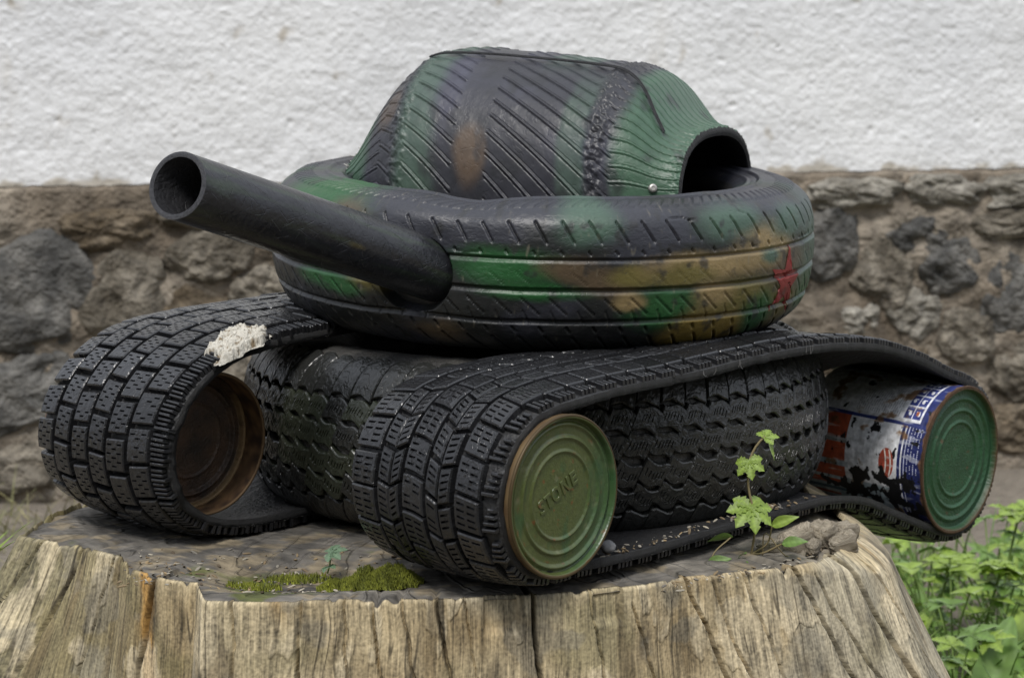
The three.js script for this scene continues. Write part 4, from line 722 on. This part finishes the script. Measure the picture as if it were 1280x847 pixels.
{
  const o = thing('seedling', 'tall green seedling with toothed palmate leaves in front of the near track', 'plant', [0.217, -0.002, 0.29]);
  part('stem', stemGeo([[0, 0, 0], [0.003, 0.03, 0.004], [-0.003, 0.06, 0.004], [-0.003, 0.082, 0.003], [0.004, 0.098, 0.002], [0.012, 0.107, 0.002]], 0.0011), stemM, o);
  const face = (g) => { g.rotateX(0); return g; };
  addLeaf(o, palmate(0.025, 7, { spread: 2.35, wide: 0.3 }), greenA, [-0.002, 0.044, 0.008], -1.35, 0, -0.75);
  addLeaf(o, palmate(0.0175, 5, { spread: 1.7, wide: 0.3 }), greenA, [-0.003, 0.085, 0.005], -1.7, 0.2, -0.9);
  addLeaf(o, palmate(0.015, 4, { spread: 1.4, wide: 0.32 }), greenA, [0.011, 0.106, 0.003], 0.7, 0.4, 0.4);
  addLeaf(o, blade(0.02, 0.0045, { teeth: 3, depth: 0.3 }), greenA, [0.013, 0.105, 0.003], -0.5, 0, -1.0);
  addLeaf(o, blade(0.026, 0.005, { fold: 0.5 }), greenA, [0.018, 0.026, 0.004], 0.3, 0.9, 0.85);
  addLeaf(o, blade(0.024, 0.0052, { fold: 0.3 }), greenB, [0.026, 0.012, 0.012], -0.2, 0.8, 0.45);
  addLeaf(o, blade(0.024, 0.0052, { fold: 0.3 }), greenB, [-0.018, 0.018, 0.012], Math.PI, 0.8, 0.0);
  addLeaf(o, blade(0.022, 0.005, { fold: 0.3 }), greenB, [-0.042, -0.004, 0.02], 0.2, 0.9, 0.6);
  addLeaf(o, blade(0.012, 0.0045), greenB, [-0.012, -0.003, 0.022], -1.2, 0.3, 0.1); addLeaf(o, palmate(0.008, 3), greenB, [-0.01, 0.003, 0.014], -1, 0.3, 0.6);
  part('stem', stemGeo([[0, 0, 0], [0.01, 0.002, 0.004], [0.026, 0.012, 0.012]], 0.0009), stemM, o); part('stem', stemGeo([[0, 0, 0], [0.014, 0.01, 0.002], [0.018, 0.026, 0.004]], 0.0008), stemM, o);
  part('stem', stemGeo([[-0.046, -0.014, 0.018], [-0.043, -0.004, 0.02]], 0.0007), stemM, o); part('stem', stemGeo([[-0.04, -0.01, 0.02], [-0.036, 0.004, 0.016], [-0.02, 0.018, 0.012]], 0.0007), stemM, o);
  part('stem', stemGeo([[0.01, -0.002, 0], [0.012, 0.02, 0.004], [0.03, -0.0, 0.006], [0.04, -0.002, 0.004]], 0.0006), stemM, o);
}
{
  const o = thing('seedling', 'tiny blue-green seedling growing beside the moss on the stump', 'plant', [-0.163, -0.008, 0.335]);
  part('stem', stemGeo([[0, 0, 0], [0.002, 0.008, 0], [0.003, 0.018, 0.002]], 0.0008), stemG, o);
  addLeaf(o, palmate(0.015, 5, { spread: 1.9, wide: 0.32 }), greenC, [0.003, 0.019, 0.002], 0.1, 0.35, 0.35);
  addLeaf(o, palmate(0.011, 4, { spread: 1.6, wide: 0.32 }), greenC, [0.001, 0.007, 0.004], -1.4, 0.3, 0.1); addLeaf(o, palmate(0.008, 3), greenC, [0.001, 0.013, 0.001], 2.6, 0.2, 0.3);
}
// moss: a mass of tiny blades on low cushions
{
  seed = 303; const n = 9000, tuft = new THREE.ConeGeometry(0.0009, 0.0048, 4); tuft.translate(0, 0.002, 0);
  const m = new THREE.InstancedMesh(tuft, std({ roughness: 0.9 }), n), mt = new THREE.Matrix4(), q = new THREE.Quaternion(), c = new THREE.Color();
  const spots = [[-0.112, 0.384, 0.036, 0.022, 0.017, 0.72], [-0.148, 0.378, 0.02, 0.012, 0.008, 0.2], [-0.225, 0.36, 0.025, 0.012, 0.001, 0.04], [-0.19, 0.33, 0.03, 0.014, 0.001, 0.04]];
  for (let i = 0; i < n; i++) {
    let k = 0, w = rnd(); while (k < 3 && w > spots[k][5]) w -= spots[k++][5];
    const [sx, sz, rx, rz, hh] = spots[k], a = rr(0, 6.283), d = Math.sqrt(rnd()), x = sx + Math.cos(a) * d * rx * (1 + 0.3 * N3(a * 2, k, 1)), z = sz + Math.sin(a) * d * rz * (1 + 0.4 * N3(a * 2, k, 5));
    q.setFromEuler(new THREE.Euler(rr(-0.7, 0.7), rr(0, 6), rr(-0.7, 0.7))); const sc = rr(0.6, 1.3);
    mt.compose(V(x, topH(x, z) + hh * (1 - d * d) * (0.8 + 1.1 * fbm(x * 80, 1, z * 80, 2)), z), q, V(sc, sc, sc)); m.setMatrixAt(i, mt);
    const t = clamp(0.5 + fbm(x * 60, 2, z * 60, 3) + rr(-0.25, 0.25)); c.setRGB(...lerp3([0.05, 0.06, 0.008], [0.24, 0.26, 0.025], t)); m.setColorAt(i, c);
  }
  m.name = 'moss'; m.castShadow = m.receiveShadow = true; m.userData = { label: 'bright green moss cushion on the stump beside the near track', category: 'moss', kind: 'stuff' }; scene.add(m);
}
{ // crumbs of rotten wood and grit on the stump and on the track's lower run
  seed = 404; const n = 620, chip = new THREE.IcosahedronGeometry(0.0022, 0); chip.scale(1.5, 0.5, 0.8);
  const m = new THREE.InstancedMesh(chip, std({ roughness: 0.95 }), n), mt = new THREE.Matrix4(), q = new THREE.Quaternion(), c = new THREE.Color();
  for (let i = 0; i < n; i++) {
    let x, y, z; const k = rnd();
    if (k < 0.62) { x = rr(-0.34, -0.08); z = rr(0.27, 0.4); y = topH(x, z) + 0.0006; } else if (k < 0.8) { const p = T(rr(0.06, 0.4), rr(-0.02, -0.004), 0.0205); [x, y, z] = p; } else { x = rr(0.12, 0.3); z = 0.52 - x * 0.75 + rr(-0.03, 0.0); y = topH(x, z) + 0.0006; }
    q.setFromEuler(new THREE.Euler(rr(-0.4, 0.4), rr(0, 6), rr(-0.4, 0.4))); const s = rr(0.25, 1.0) ** 1.6; mt.compose(V(x, y, z), q, V(s * rr(0.7, 1.8), s, s)); m.setMatrixAt(i, mt);
    c.setRGB(...(rnd() < 0.5 ? lerp3([0.08, 0.06, 0.04], [0.3, 0.22, 0.12], rnd()) : lerp3([0.12, 0.11, 0.1], [0.4, 0.36, 0.28], rnd()))); m.setColorAt(i, c);
  }
  m.name = 'wood_crumbs'; m.castShadow = m.receiveShadow = true; m.userData = { label: 'crumbs of rotten wood and grit scattered over the stump top', category: 'debris', kind: 'stuff' }; scene.add(m);
}
{ // pebble on the lower run of the near track
  const g = new THREE.IcosahedronGeometry(0.0068, 4), p = g.attributes.position;
  for (let i = 0; i < p.count; i++) { const v = V(p.getX(i), p.getY(i), p.getZ(i)), n = 1 + 0.5 * fbm(v.x * 90, v.y * 90, v.z * 90, 3); p.setXYZ(i, v.x * n * 1.15, v.y * n * 0.8, v.z * n); }
  g.computeVertexNormals();
  const m = part('pebble', g, std({ color: lin(0.2, 0.2, 0.2), roughness: 0.95 }), scene); m.position.set(...T(0.073, -0.012, 0.0265)); m.userData = { label: 'small grey pebble resting on the track beside the green lid', category: 'stone' };
}
{ // frayed grey cords along the cut edges of the near track
  const o = thing('frayed_cords', 'frayed pale cord ends along the cut edges of the near track', 'fray', T(0.3, -0.002, 0.1)); o.userData.kind = 'stuff';
  seed = 505; const L = [];
  for (let k = 0; k < 46; k++) {
    const low = rnd() < 0.6, t = low ? rr(0.16, 0.5) : rr(0.06, 0.4), near = N3(t * 40, low ? 3 : 8, 1); if (near < 0.02) continue;
    const bend = low ? (t < 0.4 ? 0.0205 : 0.0205 - (t - 0.4) * 0.3) : 0.158 + 0.008 * smooth(0.1, 0.3, t), p = V(...T(t, low ? -0.004 : 0.0, bend)), q = p.clone().add(V(rr(-0.003, 0.003), low ? rr(0.002, 0.006) : -rr(0.001, 0.004), rr(0, 0.003)));
    L.push(new THREE.TubeGeometry(new THREE.CatmullRomCurve3([p.clone().add(V(0, low ? -0.003 : 0.004, -0.002)), p, q]), 4, 0.0003, 4));
  }
  const b = V(...T(0.3, -0.002, 0.1)); const g = merge(L); g.translate(-b.x, -b.y, -b.z);
  part('cord_ends', g, std({ color: lin(0.09, 0.088, 0.085), roughness: 0.9 }), o).userData.kind = 'stuff';
}
// weeds on the ground to the right, behind the stump
{
  seed = 606;
  const spots = [[0.5, -0.55, 0, 'low weed with oblong leaves against the right flank of the stump'], [0.6, -0.8, 2, 'weed with toothed leaves between the stump and the tall herbs'], [0.66, -0.62, 1, 'three-leaved weed behind the large dock leaf'],
    [0.64, -1.05, 1, 'three-leaved weed at the back, straight below the paint tin rim'], [0.8, -1.1, 0, 'oblong-leaved weed farthest back at the right edge'], [0.71, -0.86, 2, 'toothed weed beside the tallest herb'],
    [0.56, -0.95, 0, 'oblong-leaved weed half hidden behind the stump shoulder'], [0.56, -0.42, 2, 'toothed weed lowest in the corner between stump and dock leaf'], [0.72, -0.66, 0, 'oblong-leaved weed cut off by the right edge of the picture'], [0.6, -0.62, 1, 'small three-leaved weed in the middle of the weed patch']];
  spots.forEach(([x, z, kind, label], k) => {
    const o = thing('weed', label, 'weed', [x, GROUND, z], rr(0, 6), 'weeds growing beside the stump');
    const n = kind === 0 ? 9 : 13;
    for (let q = 0; q < n; q++) {
      const az = q * 2.4 + rr(-0.3, 0.3), mat = rnd() < 0.6 ? greenA : greenB;
      if (kind === 0) addLeaf(o, blade(rr(0.09, 0.16), rr(0.014, 0.022), { droop: rr(0.1, 0.5), fold: 0.3, teeth: 9, depth: 0.14, n: 20, prof: (f) => Math.sin(Math.PI * (0.1 + 0.9 * f) ** 1.7) }), mat, [0, 0.01, 0], az, 0, rr(0.35, 1.2));
      else {
        const h = rr(0.05, 0.17), r = rr(0.02, 0.07), px = Math.cos(az) * r, pz = -Math.sin(az) * r;
        part('stem', stemGeo([[0, 0, 0], [px * 0.4, h * 0.6, pz * 0.4], [px, h, pz]], 0.0011), stemG, o);
        if (kind === 1) for (let e = 0; e < 3; e++) addLeaf(o, blade(rr(0.018, 0.03), rr(0.009, 0.013), { droop: 0.2, n: 8 }), mat, [px, h, pz], az + e * 2.1, 0, rr(-0.1, 0.5));
        else addLeaf(o, palmate(rr(0.024, 0.04), 5, { spread: 2.1, wide: 0.28 }), mat, [px, h, pz], az, rr(-0.3, 0.3), rr(-0.1, 0.5));
      }
    }
  });
  // the tall herbs whose tops reach the paint tin
  [[0.63, -0.6, 0.17, 'herb with a round leafy top below the green lid of the paint tin'], [0.69, -0.74, 0.215, 'tallest herb at the right, its top leaf just below the paint tin'], [0.585, -0.7, 0.15, 'upright herb close to the right flank of the stump']].forEach(([x, z, h, label]) => {
    const o = thing('herb', label, 'weed', [x, GROUND, z]);
    part('stem', stemGeo([[0, 0, 0], [0.01, h * 0.5, 0], [0.03, h, 0.01]], 0.0018), stemG, o);
    for (let q = 0; q < 5; q++) addLeaf(o, palmate(rr(0.03, 0.042), 5, { spread: 1.9, wide: 0.34 }), greenA, [0.03 + rr(-0.012, 0.012), h * (1 - 0.012 * q), 0.01], q * 1.3 + 0.4, 0, rr(0.05, 0.5));
    for (let q = 0; q < 5; q++) { const f = 0.35 + q * 0.12; addLeaf(o, palmate(rr(0.02, 0.035), 5, { spread: 1.9, wide: 0.3 }), greenB, [0.03 * f, h * f, 0.004], q * 2.3, 0, rr(0.1, 0.7)); }
  });
  { // one big ribbed leaf in the corner
    const o = thing('dock_plant', 'dock plant with a large upright veined leaf in the lower right corner', 'weed', [0.567, GROUND, -0.36]);
    addLeaf(o, blade(0.17, 0.024, { droop: 0.3, fold: 0.5, n: 26, teeth: 12, depth: 0.08, prof: (f) => Math.sin(Math.PI * (0.08 + 0.92 * f) ** 1.2) ** 0.7 }), greenB, [0, 0.01, 0], 1.2, 0.25, 1.15);
    addLeaf(o, blade(0.13, 0.024, { droop: 0.3, n: 20 }), greenB, [0, 0.01, 0], 0.4, 0, 0.7); addLeaf(o, blade(0.14, 0.022, { droop: 0.35, n: 20 }), greenB, [0, 0.01, 0], 2.5, 0, 0.6); addLeaf(o, blade(0.15, 0.02, { droop: 0.3, n: 20 }), greenA, [0.02, 0.01, 0.02], -0.4, 0, 0.9);
  }
  // low cover and grass
  const cover = (name, label, cat, geo, n, place, tones) => {
    const m = new THREE.InstancedMesh(geo, leafMat([1, 1, 1], 0.3), n), mt = new THREE.Matrix4(), q = new THREE.Quaternion(), c = new THREE.Color();
    for (let i = 0; i < n; i++) { const [x, y, z, s, e] = place(); q.setFromEuler(e); mt.compose(V(x, y, z), q, V(s, s, s)); m.setMatrixAt(i, mt); c.setRGB(...lerp3(tones[0], tones[1], rnd())); m.setColorAt(i, c); }
    m.name = name; m.castShadow = m.receiveShadow = true; m.userData = { label, category: cat, kind: 'stuff' }; scene.add(m);
  };
  const inPatch = () => { for (;;) { const x = rr(0.3, 1.5), z = rr(-1.25, 0.3), d = fbm(x * 3, 4, z * 3, 3) + 0.35 * smooth(-1.3, -0.7, z) - 0.05; if (d > rr(0, 0.3)) return [x, z]; } };
  cover('ground_cover', 'low mat of small green leaves covering the soil at the right', 'ground cover', blade(0.03, 0.011, { droop: 0.25, n: 6 }), 2500, () => { const [x, z] = inPatch(); return [x, GROUND + rr(0.0, 0.05), z, rr(0.5, 1.3), new THREE.Euler(rr(-0.5, 0.5), rr(0, 6.28), rr(-0.2, 0.7), 'YXZ')]; }, [[0.09, 0.18, 0.025], [0.24, 0.38, 0.07]]);
  cover('grass', 'thin grass blades among the weeds at the right', 'grass', blade(0.13, 0.0018, { droop: 0.25, n: 8, prof: (f) => 1 - f * 0.9 }), 1300, () => { const [x, z] = inPatch(); return [x, GROUND, z, rr(0.4, 1.2), new THREE.Euler(0, rr(0, 6.28), rr(0.9, 1.5), 'YXZ')]; }, [[0.1, 0.2, 0.03], [0.28, 0.4, 0.09]]);
  cover('grass', 'short dry grass along the foot of the wall at the left', 'grass', blade(0.09, 0.0016, { droop: 0.3, n: 6, prof: (f) => 1 - f * 0.9 }), 900, () => [rr(-1.4, -0.5), GROUND, rr(-1.65, -0.5), rr(0.4, 1.1), new THREE.Euler(0, rr(0, 6.28), rr(0.5, 1.4), 'YXZ')], [[0.16, 0.17, 0.06], [0.3, 0.27, 0.12]]);
  const o = thing('grass_tuft', 'tuft of green grass against the left edge of the stump', 'grass', [-0.515, -0.06, 0.215]);
  for (let k = 0; k < 6; k++) { const m = part('blade', blade(rr(0.05, 0.085), 0.0018, { droop: 0.4, n: 10, prof: (f) => 1 - f * 0.92 }), greenA, o); m.rotation.set(0, rr(-0.9, 0.9), rr(0.7, 1.4), 'YXZ'); }
}

scene.traverse((m) => { if (m.isMesh) { m.castShadow = true; m.receiveShadow = true; } });
renderer.render(scene, camera);
